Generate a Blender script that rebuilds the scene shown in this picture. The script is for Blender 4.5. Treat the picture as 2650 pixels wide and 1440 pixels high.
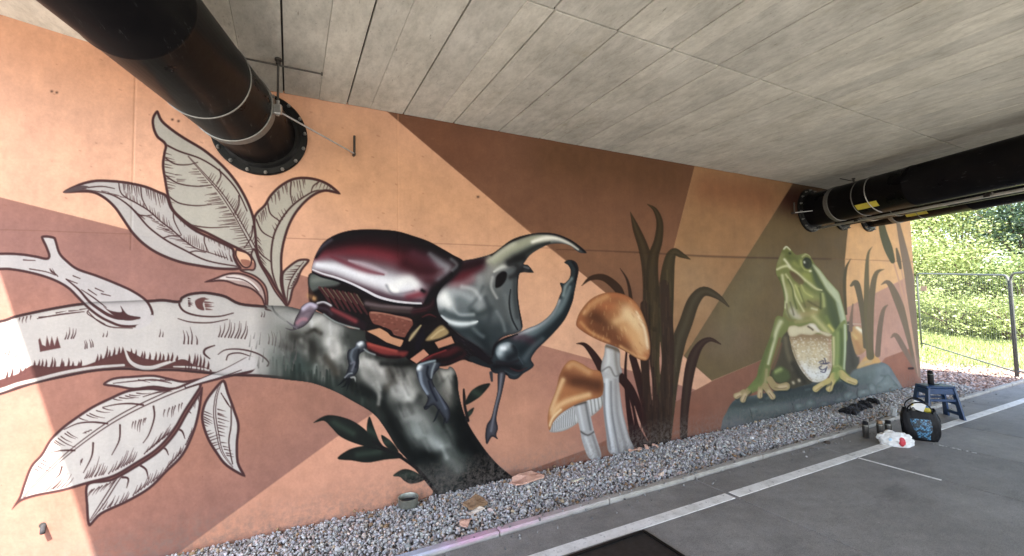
import bpy, math, random
import numpy as np
from mathutils import Matrix, Vector, Euler

for o in list(bpy.data.objects):
    bpy.data.objects.remove(o)
S = bpy.context.scene
COL = S.collection
rnd = random.Random(11)

# ------------------------------------------------------------------ camera
# world: X along the painted wall, Y into the wall (wall face at Y = 0), Z up, gravel and path at Z = 0
FPX, PCX, PCY = 1124.0, 1325.0, 720.0


def _ray(p):
    return np.array([p[0] - PCX, -(p[1] - PCY), -FPX])


def _n(v):
    return v / np.linalg.norm(v)


_vx = _n(_ray((3522, 735))); _vy = _n(_ray((749, 790)))
_vy = _n(_vy - _vx * np.dot(_vx, _vy)); _vz = np.cross(_vx, _vy)
ROT = np.array([_vx, _vy, _vz])
CAMP = np.array([0.0, -3.5, 1.5365])
cam = bpy.data.cameras.new('camera'); camo = bpy.data.objects.new('camera', cam); COL.objects.link(camo)
M4 = Matrix([list(ROT[i]) + [CAMP[i]] for i in range(3)] + [[0, 0, 0, 1]])
camo.matrix_world = M4
cam.sensor_width = 36; cam.lens = 36 * FPX / 2650; cam.clip_end = 600; cam.clip_start = 0.05
S.camera = camo


def at_wall(px, py, y=0.0):
    """measured point -> position on the wall plane"""
    r = ROT @ _ray((px, py)); return CAMP + r * ((y - CAMP[1]) / r[1])


def at_floor(px, py, z=0.0):
    r = ROT @ _ray((px, py)); return CAMP + r * ((z - CAMP[2]) / r[2])


# ------------------------------------------------------------------ sky, sun, exposure
SUND = Vector((0.262, 0.70, -1.0)).normalized()          # direction the sunlight travels
w = bpy.data.worlds.new('World'); S.world = w; w.use_nodes = True
nt = w.node_tree; bgn = nt.nodes['Background']
sky = nt.nodes.new('ShaderNodeTexSky'); sky.sky_type = 'NISHITA'; sky.sun_disc = False
sky.sun_elevation = math.asin(-SUND.z)
sky.sun_rotation = math.atan2(-SUND.x, -SUND.y)
sky.air_density = 1.0; sky.dust_density = 2.0; sky.ozone_density = 1.0
nt.links.new(sky.outputs[0], bgn.inputs[0]); bgn.inputs[1].default_value = 0.15
sl = bpy.data.lights.new('sun', 'SUN'); sl.energy = 5.0; sl.angle = math.radians(0.53); sl.color = (1.0, 0.95, 0.86)
so = bpy.data.objects.new('sun', sl); COL.objects.link(so)
so.rotation_euler = SUND.to_track_quat('-Z', 'Y').to_euler(); so.location = (-6, -8, 20)
S.view_settings.view_transform = 'Standard'; S.view_settings.look = 'None'
S.view_settings.exposure = 2.45; S.view_settings.gamma = 1.0; S.view_settings.use_curve_mapping = False
S.cycles.use_denoising = True
S.cycles.max_bounces = 10; S.cycles.diffuse_bounces = 8
S.cycles.sample_clamp_indirect = 6.0


# ------------------------------------------------------------------ object and mesh helpers
def lin(c):
    c = [x / 255 for x in c]
    return tuple((x / 12.92 if x <= 0.04045 else ((x + 0.055) / 1.055) ** 2.4) for x in c)


def tag(o, label=None, cat=None, group=None, kind=None):
    if label: o['label'] = label
    if cat: o['category'] = cat
    if group: o['group'] = group
    if kind: o['kind'] = kind
    return o


def thing(name, label, cat, loc=(0, 0, 0), rz=0.0, group=None):
    o = bpy.data.objects.new(name, None); COL.objects.link(o)
    o.empty_display_size = .1
    o.location = loc; o.rotation_euler = (0, 0, rz)
    return tag(o, label, cat, group)


def mesh_obj(name, V, F, mat, parent=None, smooth=False, mats=None, midx=None):
    me = bpy.data.meshes.new(name)
    me.from_pydata([tuple(map(float, v)) for v in V], [], [tuple(map(int, f)) for f in F])
    o = bpy.data.objects.new(name, me); COL.objects.link(o)
    for m in (mats or [mat]):
        me.materials.append(m)
    if midx is not None:
        me.polygons.foreach_set('material_index', np.array(midx, np.int32))
    if smooth:
        me.polygons.foreach_set('use_smooth', np.ones(len(me.polygons), bool))
    me.update()
    if parent: o.parent = parent
    return o


class MB:
    """collects simple shapes into ONE mesh"""
    def __init__(s): s.V = []; s.F = []

    def add(s, V, F):
        n = len(s.V); s.V += [tuple(v) for v in V]; s.F += [tuple(i + n for i in f) for f in F]; return s

    def box(s, c, d, rz=0.0, bev=0.0, M=None):
        x, y, z = d[0] / 2, d[1] / 2, d[2] / 2
        if bev <= 0:
            V = [(i, j, k) for i in (-x, x) for j in (-y, y) for k in (-z, z)]
            F = [(0, 1, 3, 2), (4, 6, 7, 5), (0, 4, 5, 1), (2, 3, 7, 6), (0, 2, 6, 4), (1, 5, 7, 3)]
        else:
            b = min(bev, x * .9, y * .9, z * .9)
            V = []; F = []
            idx = {}
            for sx in (-1, 1):
                for sy in (-1, 1):
                    for sz in (-1, 1):
                        for ax in range(3):
                            p = [sx * (x - b), sy * (y - b), sz * (z - b)]
                            p[ax] = (sx * x, sy * y, sz * z)[ax]
                            idx[(sx, sy, sz, ax)] = len(V); V.append(tuple(p))
            for ax in range(3):
                a1, a2 = [k for k in range(3) if k != ax]
                for sg in (-1, 1):
                    q = []
                    for u, v in ((-1, -1), (1, -1), (1, 1), (-1, 1)):
                        k = [0, 0, 0]; k[ax] = sg; k[a1] = u; k[a2] = v
                        q.append(idx[(*k, ax)])
                    flip = (sg < 0) ^ (ax == 1)
                    F.append(tuple(q[::-1] if flip else q))
            for ax in range(3):                                     # edges running along ax
                a1, a2 = [k for k in range(3) if k != ax]
                for u in (-1, 1):
                    for v in (-1, 1):
                        k0 = [0, 0, 0]; k0[ax] = -1; k0[a1] = u; k0[a2] = v
                        k1 = list(k0); k1[ax] = 1
                        F.append((idx[(*k0, a1)], idx[(*k1, a1)], idx[(*k1, a2)], idx[(*k0, a2)]))
            for sx in (-1, 1):
                for sy in (-1, 1):
                    for sz in (-1, 1):
                        F.append((idx[(sx, sy, sz, 0)], idx[(sx, sy, sz, 1)], idx[(sx, sy, sz, 2)]))
        if M is None:
            cs, sn = math.cos(rz), math.sin(rz)
            V = [(c[0] + a * cs - b_ * sn, c[1] + a * sn + b_ * cs, c[2] + h) for a, b_, h in V]
        else:
            V = [tuple(M @ Vector(v) + Vector(c)) for v in V]
        return s.add(V, F)

    def tube(s, pts, r, seg=12, caps=True):
        P = [Vector(p) for p in pts]; n = len(P)
        rr = r if hasattr(r, '__len__') else [r] * n
        V = []; F = []; up = None
        for i in range(n):
            t = (P[min(i + 1, n - 1)] - P[max(i - 1, 0)]).normalized()
            if up is None:
                up = Vector((0, 0, 1)) if abs(t.z) < .9 else Vector((1, 0, 0))
            a = t.cross(up).normalized(); b = a.cross(t).normalized(); up = b
            for k in range(seg):
                th = 2 * math.pi * k / seg
                V.append(tuple(P[i] + (a * math.cos(th) + b * math.sin(th)) * rr[i]))
        for i in range(n - 1):
            for k in range(seg):
                k2 = (k + 1) % seg
                F.append((i * seg + k, i * seg + k2, (i + 1) * seg + k2, (i + 1) * seg + k))
        if caps:
            F.append(tuple(range(seg))[::-1]); F.append(tuple((n - 1) * seg + k for k in range(seg)))
        return s.add(V, F)

    def lathe(s, prof, seg=24, M=None, c=(0, 0, 0)):
        V = []; F = []; n = len(prof)
        for r, z in prof:
            for k in range(seg):
                th = 2 * math.pi * k / seg
                V.append((r * math.cos(th), r * math.sin(th), z))
        for i in range(n - 1):
            for k in range(seg):
                k2 = (k + 1) % seg
                F.append((i * seg + k, i * seg + k2, (i + 1) * seg + k2, (i + 1) * seg + k))
        F.append(tuple(range(seg))[::-1]); F.append(tuple((n - 1) * seg + k for k in range(seg)))
        if M is not None:
            V = [tuple(M @ Vector(v) + Vector(c)) for v in V]
        else:
            V = [(v[0] + c[0], v[1] + c[1], v[2] + c[2]) for v in V]
        return s.add(V, F)

    def build(s, name, mat, parent=None, smooth=False):
        return mesh_obj(name, s.V, s.F, mat, parent, smooth)


def auto_smooth(o, ang=40):
    me = o.data
    import bmesh
    bm = bmesh.new(); bm.from_mesh(me)
    bmesh.ops.recalc_face_normals(bm, faces=bm.faces)
    for f_ in bm.faces: f_.smooth = True
    for e in bm.edges:
        e.smooth = len(e.link_faces) == 2 and e.calc_face_angle(0) < math.radians(ang)
    bm.to_mesh(me); bm.free()
    return o


# ------------------------------------------------------------------ materials
class NT:
    def __init__(s, name):
        s.m = bpy.data.materials.new(name); s.m.use_nodes = True
        s.t = s.m.node_tree; s.b = s.t.nodes['Principled BSDF']; s.out = s.t.nodes['Material Output']
        s._co = None

    def n(s, typ, **kw):
        x = s.t.nodes.new('ShaderNode' + typ)
        for k, v in kw.items():
            if k in x.inputs: x.inputs[k].default_value = v
            else: setattr(x, k, v)
        return x

    def l(s, a, b): s.t.links.new(a, b)

    def co(s):
        if s._co is None: s._co = s.n('TexCoord')
        return s._co.outputs['Object']

    def geo(s):
        return s.n('NewGeometry').outputs['Position']

    def noise(s, scale, detail=4, rough=.6, vec=None, sc=(1, 1, 1)):
        v = vec or s.geo()
        if sc != (1, 1, 1):
            mp = s.n('Mapping'); mp.inputs['Scale'].default_value = sc; s.l(v, mp.inputs['Vector']); v = mp.outputs[0]
        x = s.n('TexNoise'); x.inputs['Scale'].default_value = scale; x.inputs['Detail'].default_value = detail; x.inputs['Roughness'].default_value = rough
        s.l(v, x.inputs['Vector']); return x.outputs['Fac']

    def ramp(s, f, stops):
        x = s.n('ValToRGB'); e = x.color_ramp.elements
        while len(e) < len(stops): e.new(.5)
        for i, (p, c) in enumerate(stops):
            e[i].position = p; e[i].color = (*c, 1) if len(c) == 3 else c
        s.l(f, x.inputs[0]); return x.outputs[0]

    def mix(s, f, a, b, mode='MIX'):
        x = s.n('Mix'); x.data_type = 'RGBA'; x.blend_type = mode
        for sock, v in ((x.inputs[0], f), (x.inputs[6], a), (x.inputs[7], b)):
            if hasattr(v, 'is_linked') or hasattr(v, 'node'): s.l(v, sock)
            elif isinstance(v, (int, float)): sock.default_value = v
            else: sock.default_value = (*v, 1) if len(v) == 3 else v
        return x.outputs[2]

    def base(s, v):
        if hasattr(v, 'node'): s.l(v, s.b.inputs['Base Color'])
        else: s.b.inputs['Base Color'].default_value = (*v, 1)

    def bump(s, h, st=.3, d=.01):
        x = s.n('Bump'); x.inputs['Strength'].default_value = st; x.inputs['Distance'].default_value = d
        s.l(h, x.inputs['Height'])
        if s.b.inputs['Normal'].is_linked:
            s.l(s.b.inputs['Normal'].links[0].from_socket, x.inputs['Normal'])
        s.l(x.outputs[0], s.b.inputs['Normal'])


def simple(name, col, rough=.5, metal=0.0, var=.12, scale=30, bump=0.0, spec=.5):
    m = NT(name); f = m.noise(scale, 4)
    m.base(m.ramp(f, [(.25, tuple(c * (1 - var) for c in col)), (.75, tuple(min(c * (1 + var), 1) for c in col))]))
    m.b.inputs['Roughness'].default_value = rough; m.b.inputs['Metallic'].default_value = metal
    m.b.inputs['Specular IOR Level'].default_value = spec
    if bump: m.bump(f, bump, .004)
    return m.m

# ------------------------------------------------------------------ the mural: a small airbrush / brush engine
# Paint is laid out on the wall plane; the traced points are turned into wall positions further down.
STEP = 1.8
CX0, CY0, CX1, CY1 = -260.0, -70.0, 2440.0, 1510.0
NX = int((CX1 - CX0) / STEP) + 1
NY = int((CY1 - CY0) / STEP) + 1
PX = (CX0 + STEP * np.arange(NX)).astype(np.float32)
PY = (CY0 + STEP * np.arange(NY)).astype(np.float32)
CAN = np.zeros((NY, NX, 3), np.float32)
OWN = np.zeros((NY, NX), np.int16)
OWNERS = [None]            # (name, label, parent index)
CUR = [0]
prng = np.random.RandomState(7)


def Z(ox, oy, s):
    return lambda *pts: [(ox + p[0] / s, oy + p[1] / s) + tuple(p[2:]) for p in pts]


zA = Z(0, 0, 2.8); zB = Z(0, 450, 2.8); zC = Z(0, 900, 2.592); zD = Z(750, 550, 2.8)
zE = Z(750, 900, 2.5925); zF = Z(1400, 480, 1.945); zG = Z(1850, 560, 2.373)
zP = Z(0, 0, 1.0)


def owner(name, label=None, parent=0):
    OWNERS.append((name, label, parent)); CUR[0] = len(OWNERS) - 1
    return CUR[0]


def spline(pts, closed=False, n=6):
    P = np.array(pts, np.float64)
    m = len(P)
    if m < 3:
        return P
    out = []
    rng = range(m) if closed else range(m - 1)
    for i in rng:
        if closed:
            p0, p1, p2, p3 = P[(i - 1) % m], P[i], P[(i + 1) % m], P[(i + 2) % m]
        else:
            p0, p1, p2, p3 = P[max(i - 1, 0)], P[i], P[i + 1], P[min(i + 2, m - 1)]
        for k in range(n):
            t = k / n
            out.append(0.5 * ((2 * p1) + (-p0 + p2) * t + (2 * p0 - 5 * p1 + 4 * p2 - p3) * t * t + (-p0 + 3 * p1 - 3 * p2 + p3) * t ** 3))
    if not closed:
        out.append(P[-1])
    return np.array(out)


def box_of(P, m):
    x0 = max(int((P[:, 0].min() - m - CX0) / STEP), 0); x1 = min(int((P[:, 0].max() + m - CX0) / STEP) + 2, NX)
    y0 = max(int((P[:, 1].min() - m - CY0) / STEP), 0); y1 = min(int((P[:, 1].max() + m - CY0) / STEP) + 2, NY)
    return (x0, max(x1, x0), y0, max(y1, y0))


def put(b, a, col, clip=None):
    x0, x1, y0, y1 = b
    if clip is not None:
        a = a * clip[y0:y1, x0:x1]
    c = np.array(col, np.float32) / 255.0
    R_ = CAN[y0:y1, x0:x1]
    R_ += (c - R_) * a[..., None]


def sdf(P, b):
    x0, x1, y0, y1 = b
    X, Y = PX[None, x0:x1], PY[y0:y1, None]
    d2 = np.full((y1 - y0, x1 - x0), 1e12, np.float32)
    ins = np.zeros((y1 - y0, x1 - x0), bool)
    n = len(P)
    for i in range(n):
        ax, ay = P[i][:2]; bx, by = P[(i + 1) % n][:2]
        ex, ey = bx - ax, by - ay
        L = ex * ex + ey * ey + 1e-9
        t = np.clip(((X - ax) * ex + (Y - ay) * ey) / L, 0, 1)
        d2 = np.minimum(d2, (X - ax - t * ex) ** 2 + (Y - ay - t * ey) ** 2)
        if ay != by:
            ins ^= ((ay > Y) != (by > Y)) & (X < ex * (Y - ay) / ey + ax)
    d = np.sqrt(d2)
    return np.where(ins, -d, d).astype(np.float32)


class Shape:
    pass


def fill(pts, col, soft=2.4, smooth=True, own=True, a=1.0, clip=None, n=5):
    """closed area of paint; returns it as a stencil"""
    P = spline(pts, True, n) if smooth else np.array(pts, float)
    b = box_of(P, soft * 2 + 4)
    x0, x1, y0, y1 = b
    s = Shape(); s.b = b; s.P = P
    s.m = np.zeros((NY, NX), np.float32)
    if x1 <= x0 or y1 <= y0:
        s.sd = np.zeros((0, 0)); return s
    s.sd = sdf(P, b)
    al = np.clip(0.5 - s.sd / soft, 0, 1)
    if clip is not None:
        al = al * clip[y0:y1, x0:x1]
    s.m[y0:y1, x0:x1] = al
    if col is not None:
        put(b, al * a, col)
    if own and CUR[0]:
        OWN[y0:y1, x0:x1][al > 0.5] = CUR[0]
    return s


def rim(s, col, w, a=1.0):
    """airbrushed edge inside a stencil"""
    x0, x1, y0, y1 = s.b
    put(s.b, a * np.exp(np.minimum(s.sd, 0) / w) * s.m[y0:y1, x0:x1], col)


def stroke(pts, w, col, a=1.0, soft=2.2, smooth=True, own=False, clip=None, n=5):
    """hard brush line; w = one width or (start, end) or one per point"""
    P = np.array(pts, float)[:, :2]
    ww = np.interp(np.linspace(0, 1, len(P)), np.linspace(0, 1, len(w)), w) if hasattr(w, '__len__') else np.full(len(P), float(w))
    Q = np.column_stack([P, ww])
    if smooth:
        Q = spline(Q, False, n)
    b = box_of(Q, max(Q[:, 2].max(), 0) / 2 + soft + 3)
    x0, x1, y0, y1 = b
    if x1 <= x0 or y1 <= y0:
        return
    X, Y = PX[None, x0:x1], PY[y0:y1, None]
    e = np.full((y1 - y0, x1 - x0), 1e9, np.float32)
    for i in range(len(Q) - 1):
        ax, ay, aw = Q[i]; bx, by, bw = Q[i + 1]
        ex, ey = bx - ax, by - ay
        t = np.clip(((X - ax) * ex + (Y - ay) * ey) / (ex * ex + ey * ey + 1e-9), 0, 1)
        d = np.sqrt((X - ax - t * ex) ** 2 + (Y - ay - t * ey) ** 2)
        e = np.minimum(e, d - 0.5 * np.maximum(aw + (bw - aw) * t, 0.3))
    al = np.clip(0.5 - e / soft, 0, 1)
    if own and CUR[0]:
        OWN[y0:y1, x0:x1][al > 0.5] = CUR[0]
    put(b, al * a, col, clip)


def air(pts, w, col, a=0.8, clip=None, smooth=True):
    """soft airbrush line with a gaussian section"""
    P = np.array(pts, float)[:, :2]
    ww = np.interp(np.linspace(0, 1, len(P)), np.linspace(0, 1, len(w)), w) if hasattr(w, '__len__') else np.full(len(P), float(w))
    Q = np.column_stack([P, ww])
    if smooth:
        Q = spline(Q, False, 5)
    b = box_of(Q, Q[:, 2].max() * 1.6 + 2)
    x0, x1, y0, y1 = b
    if x1 <= x0 or y1 <= y0:
        return
    X, Y = PX[None, x0:x1], PY[y0:y1, None]
    e = np.full((y1 - y0, x1 - x0), 1e9, np.float32)
    for i in range(max(len(Q) - 1, 1)):
        ax, ay, aw = Q[i]; bx, by, bw = Q[min(i + 1, len(Q) - 1)]
        ex, ey = bx - ax, by - ay
        t = np.clip(((X - ax) * ex + (Y - ay) * ey) / (ex * ex + ey * ey + 1e-9), 0, 1)
        e = np.minimum(e, ((X - ax - t * ex) ** 2 + (Y - ay - t * ey) ** 2) / np.maximum(0.36 * (aw + (bw - aw) * t), 0.6) ** 2)
    put(b, a * np.exp(-0.5 * e), col, clip)


def blob(c, rx, ry, ang, col, a=0.8, clip=None):
    air([(c[0] - math.cos(math.radians(ang)) * max(rx - ry, 0.01), c[1] - math.sin(math.radians(ang)) * max(rx - ry, 0.01)),
         (c[0] + math.cos(math.radians(ang)) * max(rx - ry, 0.01), c[1] + math.sin(math.radians(ang)) * max(rx - ry, 0.01))], ry * 1.5, col, a, clip, False)


def comb(path, ang, ln, w, n, col, clip=None, jit=0.35, curve=0.0):
    """a row of short tapering hatch strokes set along a path"""
    P = spline(path, False, 8)
    d = np.r_[0, np.cumsum(np.hypot(*(P[1:] - P[:-1]).T))]
    for k in range(n):
        t = (k + 0.5 + prng.uniform(-.3, .3)) / n * d[-1]
        x = np.interp(t, d, P[:, 0]); y = np.interp(t, d, P[:, 1])
        L = ln * (1 + prng.uniform(-jit, jit)) * (0.6 + 0.4 * math.sin(math.pi * (k + .5) / n))
        th = math.radians(ang + prng.uniform(-5, 5))
        q = (x + L * math.cos(th), y + L * math.sin(th))
        mid = (x + .5 * L * math.cos(th) - curve * L * math.sin(th), y + .5 * L * math.sin(th) + curve * L * math.cos(th))
        stroke([(x, y), mid, q], (w, w * .7, .3), col, clip=clip)


def noise2(nx, ny, seed):
    r = np.random.RandomState(seed)
    g = r.rand(ny + 2, nx + 2).astype(np.float32)
    u = np.linspace(0, nx, NX); v = np.linspace(0, ny, NY)
    ui = np.minimum(u.astype(int), nx); vi = np.minimum(v.astype(int), ny)
    uf = (u - ui); vf = (v - vi)
    uf = (uf * uf * (3 - 2 * uf))[None, :]; vf = (vf * vf * (3 - 2 * vf))[:, None]
    a = g[vi][:, ui]; b_ = g[vi][:, ui + 1]; c = g[vi + 1][:, ui]; d = g[vi + 1][:, ui + 1]
    return (a * (1 - uf) + b_ * uf) * (1 - vf) + (c * (1 - uf) + d * uf) * vf


OUT = (78, 46, 46)          # dark brown outline paint

# ---- painted colour fields behind the motifs
CAN[:] = np.array((225, 168, 132), np.float32) / 255
air([(-200, 420), (300, 460), (700, 420)], 420, (236, 180, 146), .7)
air([(900, 420), (1250, 560), (1400, 640)], 330, (216, 162, 118), .9)
air([(-250, 60), (200, 150), (700, 260)], 200, (220, 157, 114), .7)
# lower brown field
f1 = fill(zP((-400, 408), (0, 511), (336, 596), (778, 712), (1411, 897), (1514, 925), (1801, 1009), (1842, 987), (2200, 840), (2440, 700), (2440, 1520), (-400, 1520)), (166, 114, 96), smooth=False, own=False)
air([(-200, 600), (150, 640), (500, 760)], 230, (158, 112, 102), .8, f1.m)
air([(200, 1200), (500, 1150), (850, 1000)], 260, (168, 114, 90), .8, f1.m)
blob((1330, 1080), 280, 220, 20, (202, 140, 106), 1, f1.m)
blob((1330, 1130), 200, 150, 20, (204, 142, 108), .95, f1.m)
blob((1200, 960), 160, 120, 20, (190, 128, 98), .8, f1.m)
blob((1560, 1030), 180, 140, 20, (178, 118, 98), .8, f1.m)
# salmon field lower middle
f2 = fill(zP((440, 1447), (482, 1417), (872, 1131), (966, 1070), (1060, 1003), (1180, 1220), (1230, 1520), (380, 1520)), (220, 153, 116), smooth=False, own=False)
air([(700, 1380), (900, 1250), (1000, 1160)], 200, (224, 157, 122), .7, f2.m)
# ground field at the right
f3 = fill(zP((1340, 1228), (1518, 1164), (1640, 1106), (1801, 1009), (1842, 987), (1955, 939), (2440, 720), (2440, 1300), (1300, 1300)), (146, 96, 72), smooth=False, own=False)
air([(1400, 1210), (1600, 1150), (1800, 1080)], 100, (150, 92, 66), .7, f3.m)
# dark brown wedge
f4 = fill(zP((960, 253), (1004, 291), (1376, 606), (1513, 714), (1842, 986), (1708, 760), (1742, 650), (1797, 435), (1830, 300), (1200, 200)), (128, 86, 60), smooth=False, own=False)
blob((1150, 380), 160, 120, 35, (122, 78, 52), .8, f4.m)
blob((1600, 430), 260, 110, 10, (110, 74, 44), .9, f4.m)
blob((1600, 660), 200, 120, 10, (136, 94, 64), .85, f4.m)
# tan field
f5 = fill(zP((1797, 435), (1830, 300), (2100, 390), (2049, 480), (1770, 922), (1700, 865), (1660, 833), (1708, 732), (1742, 650)), (164, 122, 78), smooth=False, own=False)
blob((1900, 500), 130, 60, 10, (150, 98, 58), .8, f5.m)
blob((1800, 740), 120, 90, 60, (172, 136, 96), .8, f5.m)
# pale triangle between the diagonals
f5b = fill(zP((1300, 540), (1513, 714), (1770, 922), (1842, 986), (1801, 1009), (1514, 925), (1411, 897), (1000, 780), (1000, 500)), None, smooth=False, own=False)
air([(1250, 700), (1500, 800), (1790, 970)], 230, (226, 170, 130), .9, f5b.m)
blob((1800, 980), 70, 40, 30, (214, 160, 124), .8, f5b.m)
# olive field
f6 = fill(zP((2049, 480), (2100, 390), (2250, 420), (2196, 579), (2187, 671), (2187, 796), (2195, 830), (1955, 939), (1842, 986), (1770, 922)), (114, 95, 60), smooth=False, own=False)
blob((2080, 520), 90, 50, 10, (66, 34, 24), .95, f6.m)  # dark maroon: shade beside the pipe put into the paint
blob((2120, 640), 110, 40, 5, (108, 88, 52), .8, f6.m)
blob((1880, 880), 80, 60, 0, (124, 98, 78), .8, f6.m)
air([(1960, 700), (1900, 800), (1880, 880)], 90, (122, 108, 76), .7, f6.m)
# yellow field and pink-brown field at the far right
f7 = fill(zP((2196, 579), (2250, 420), (2440, 440), (2440, 680), (2343, 720), (2193, 796), (2187, 796), (2187, 671)), (228, 178, 116), smooth=False, own=False)
f8 = fill(zP((2193, 796), (2343, 720), (2440, 670), (2440, 880), (2180, 990), (2170, 830)), (196, 148, 124), smooth=False, own=False)
blob((2300, 900), 70, 50, 0, (214, 160, 134), .8, f8.m)
f9 = fill(zP((2290, 927), (2440, 870), (2440, 1200), (2250, 1200), (2200, 1050)), (172, 112, 84), smooth=False, own=False)
blob((2385, 990), 40, 60, 0, (138, 86, 64), .7, f9.m)
# roller and brush unevenness of the emulsion
nz = (noise2(46, 28, 3) - .5) * .05 + (noise2(170, 100, 4) - .5) * .045 + (noise2(480, 300, 5) - .5) * .03
CAN *= (1 + nz[..., None])
# construction joints showing as thin stained lines
jl = zP((-260, 590), (50, 596), (303, 605), (900, 622), (1640, 652), (1850, 664), (2150, 670), (2440, 682))
stroke(jl, 2.0, (120, 84, 66), .45, soft=2.5)
air(zP((1440, 646), (1640, 653), (1850, 665), (2150, 671)), (2, 5, 5), (60, 40, 30), .4)
stroke(zP((1030, 290), (1030, 610)), 1.6, (236, 176, 128), .6, smooth=False)
stroke(zP((346, 225), (347, 470)), 1.6, (238, 184, 140), .4, smooth=False)
for k in range(70):
    x_ = prng.uniform(-100, 1400); y_ = prng.uniform(150, 640)
    blob((x_, y_), 3 + prng.rand() * 3, 2.2, 20, (150, 100, 74), .35)
for x_, y_ in ((134, 237), (147, 240), (1237, 510), (446, 310), (462, 314)):
    blob((x_, y_), 4.5, 4, 0, (70, 45, 40), .8)

# ---- line-art leaves and branch on the left
GREY = (196, 188, 184); LGREY = (186, 180, 174)


def outline_leaf(label, pts, col, w=7, name='painted_leaf', parent=0):
    owner(name, label, parent)
    s = fill(pts, OUT, own=True)
    x0, x1, y0, y1 = s.b
    s.inner = np.zeros_like(s.m)
    s.inner[y0:y1, x0:x1] = np.clip(0.5 - (s.sd + w) / 2.4, 0, 1)
    put(s.b, s.inner[y0:y1, x0:x1], col)
    return s


# long left leaf
s = outline_leaf('long grey curling leaf reaching far left above the twig', zB((455, 138), (560, 76), (680, 44), (800, 44), (920, 56), (1050, 84), (1150, 124), (1215, 160), (1260, 262), (1400, 390), (1560, 470), (1690, 536), (1704, 600), (1725, 645), (1745, 694), (1600, 698), (1450, 678), (1300, 648), (1150, 590), (1040, 520), (955, 436), (892, 345), (822, 246), (735, 172), (640, 138)), (182, 176, 172))
c = s.inner
fill(zB((455, 138), (560, 90), (640, 92), (600, 118)), (92, 74, 74), own=False, clip=s.m)
stroke(zB((600, 112), (800, 150), (920, 220), (1000, 300), (1080, 390), (1200, 480), (1330, 550), (1500, 630), (1720, 672)), (2.5, 4.5, 4.5, 3.5), OUT, clip=c)
stroke(zB((860, 62), (884, 150), (1000, 220), (1080, 270), (1170, 350), (1250, 410), (1330, 480), (1420, 540), (1510, 570), (1640, 610)), (3, 3.5, 3.5, 2), OUT, clip=c)
for q in (((1020, 96), (1030, 180), (1072, 262)), ((1255, 260), (1262, 340), (1315, 445)), ((1482, 440), (1482, 500), (1512, 570)), ((1000, 298), (1060, 305), (1115, 296)), ((1185, 465), (1240, 450), (1310, 448)), ((1370, 572), (1420, 560), (1490, 572)), ((640, 100), (740, 92), (830, 108))):
    stroke(zB(*q), (3.6, 3, 2), OUT, clip=c)
comb(zB((880, 70), (1010, 95)), 84, 28, 2.6, 8, OUT, c)
comb(zB((1045, 100), (1200, 165)), 82, 30, 2.6, 9, OUT, c)
comb(zB((1270, 290), (1320, 330), (1460, 410)), 70, 17, 2.2, 8, OUT, c)
comb(zB((1500, 450), (1690, 545)), 82, 18, 2.2, 9, OUT, c)
comb(zB((900, 160), (1060, 255)), -95, 16, 2, 9, OUT, c)
comb(zB((1085, 280), (1260, 420)), -100, 22, 2, 10, OUT, c)
comb(zB((1330, 480), (1500, 565)), -96, 22, 2, 11, OUT, c)
comb(zB((1090, 310), (1260, 430)), 196, 22, 2.2, 7, OUT, c)
comb(zB((1190, 390), (1420, 545)), 192, 30, 2.0, 8, OUT, c)
comb(zB((1560, 590), (1720, 650)), -110, 20, 2.2, 8, OUT, c)
comb(zB((900, 200), (1010, 300)), 40, 26, 2, 5, OUT, c)
comb(zB((720, 120), (880, 170)), 12, 26, 2.2, 4, OUT, c)

# big middle leaf
s = outline_leaf('large grey upright leaf, its tip folded over below the black pipe', zA((1142, 800), (1180, 872), (1262, 942), (1352, 1002), (1484, 1082), (1606, 1184), (1696, 1284), (1768, 1394), (1830, 1530), (1860, 1660), (1870, 1790), (1862, 1870), (1830, 1880), (1770, 1836), (1640, 1772), (1500, 1700), (1390, 1650), (1290, 1576), (1235, 1510), (1206, 1410), (1188, 1310), (1172, 1200), (1182, 1110), (1190, 1050), (1132, 996), (1102, 922), (1102, 850)), (182, 177, 165))
c = s.inner
stroke(zA((1195, 1046), (1300, 1098), (1450, 1150), (1580, 1230), (1680, 1330), (1740, 1420), (1790, 1530)), (5, 4, 4, 3), OUT, clip=c)
rib = zA((1365, 1135), (1480, 1265), (1600, 1400), (1700, 1550), (1780, 1690), (1850, 1820), (1880, 1870))
stroke(rib, (3, 8, 10, 11), OUT, clip=c)
stroke(rib, (.3, 3.4, 5, 6), (180, 174, 164), clip=c)
for q in (((1200, 1148), (1270, 1190), (1360, 1195), (1432, 1178)), ((1192, 1268), (1290, 1330), (1430, 1352), (1545, 1340)), ((1200, 1402), (1290, 1470), (1420, 1492), (1530, 1482)), ((1236, 1560), (1350, 1620), (1500, 1650), (1660, 1645)), ((1450, 1802), (1560, 1815), (1730, 1800)), ((1590, 1230), (1600, 1280), (1570, 1330)), ((1730, 1420), (1730, 1480), (1690, 1560)), ((1830, 1640), (1820, 1720), (1768, 1800)), ((1300, 1700), (1500, 1800), (1770, 1860))):
    stroke(zA(*q), (3.8, 3.4, 2.2), OUT, clip=c)
for yy, n_ in ((1090, 3), (1180, 4), (1290, 6), (1420, 5), (1590, 6)):
    comb(zA((1192, yy), (1200, yy + 100)), 12, 26, 2.4, n_, OUT, c)
comb(zA((1420, 1220), (1540, 1370)), 178, 24, 2.2, 8, OUT, c)
comb(zA((1560, 1390), (1660, 1530)), 172, 34, 2.2, 10, OUT, c)
comb(zA((1670, 1540), (1760, 1690)), 174, 38, 2.2, 11, OUT, c)
comb(zA((1770, 1700), (1850, 1850)), 172, 34, 2.2, 9, OUT, c)
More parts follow.
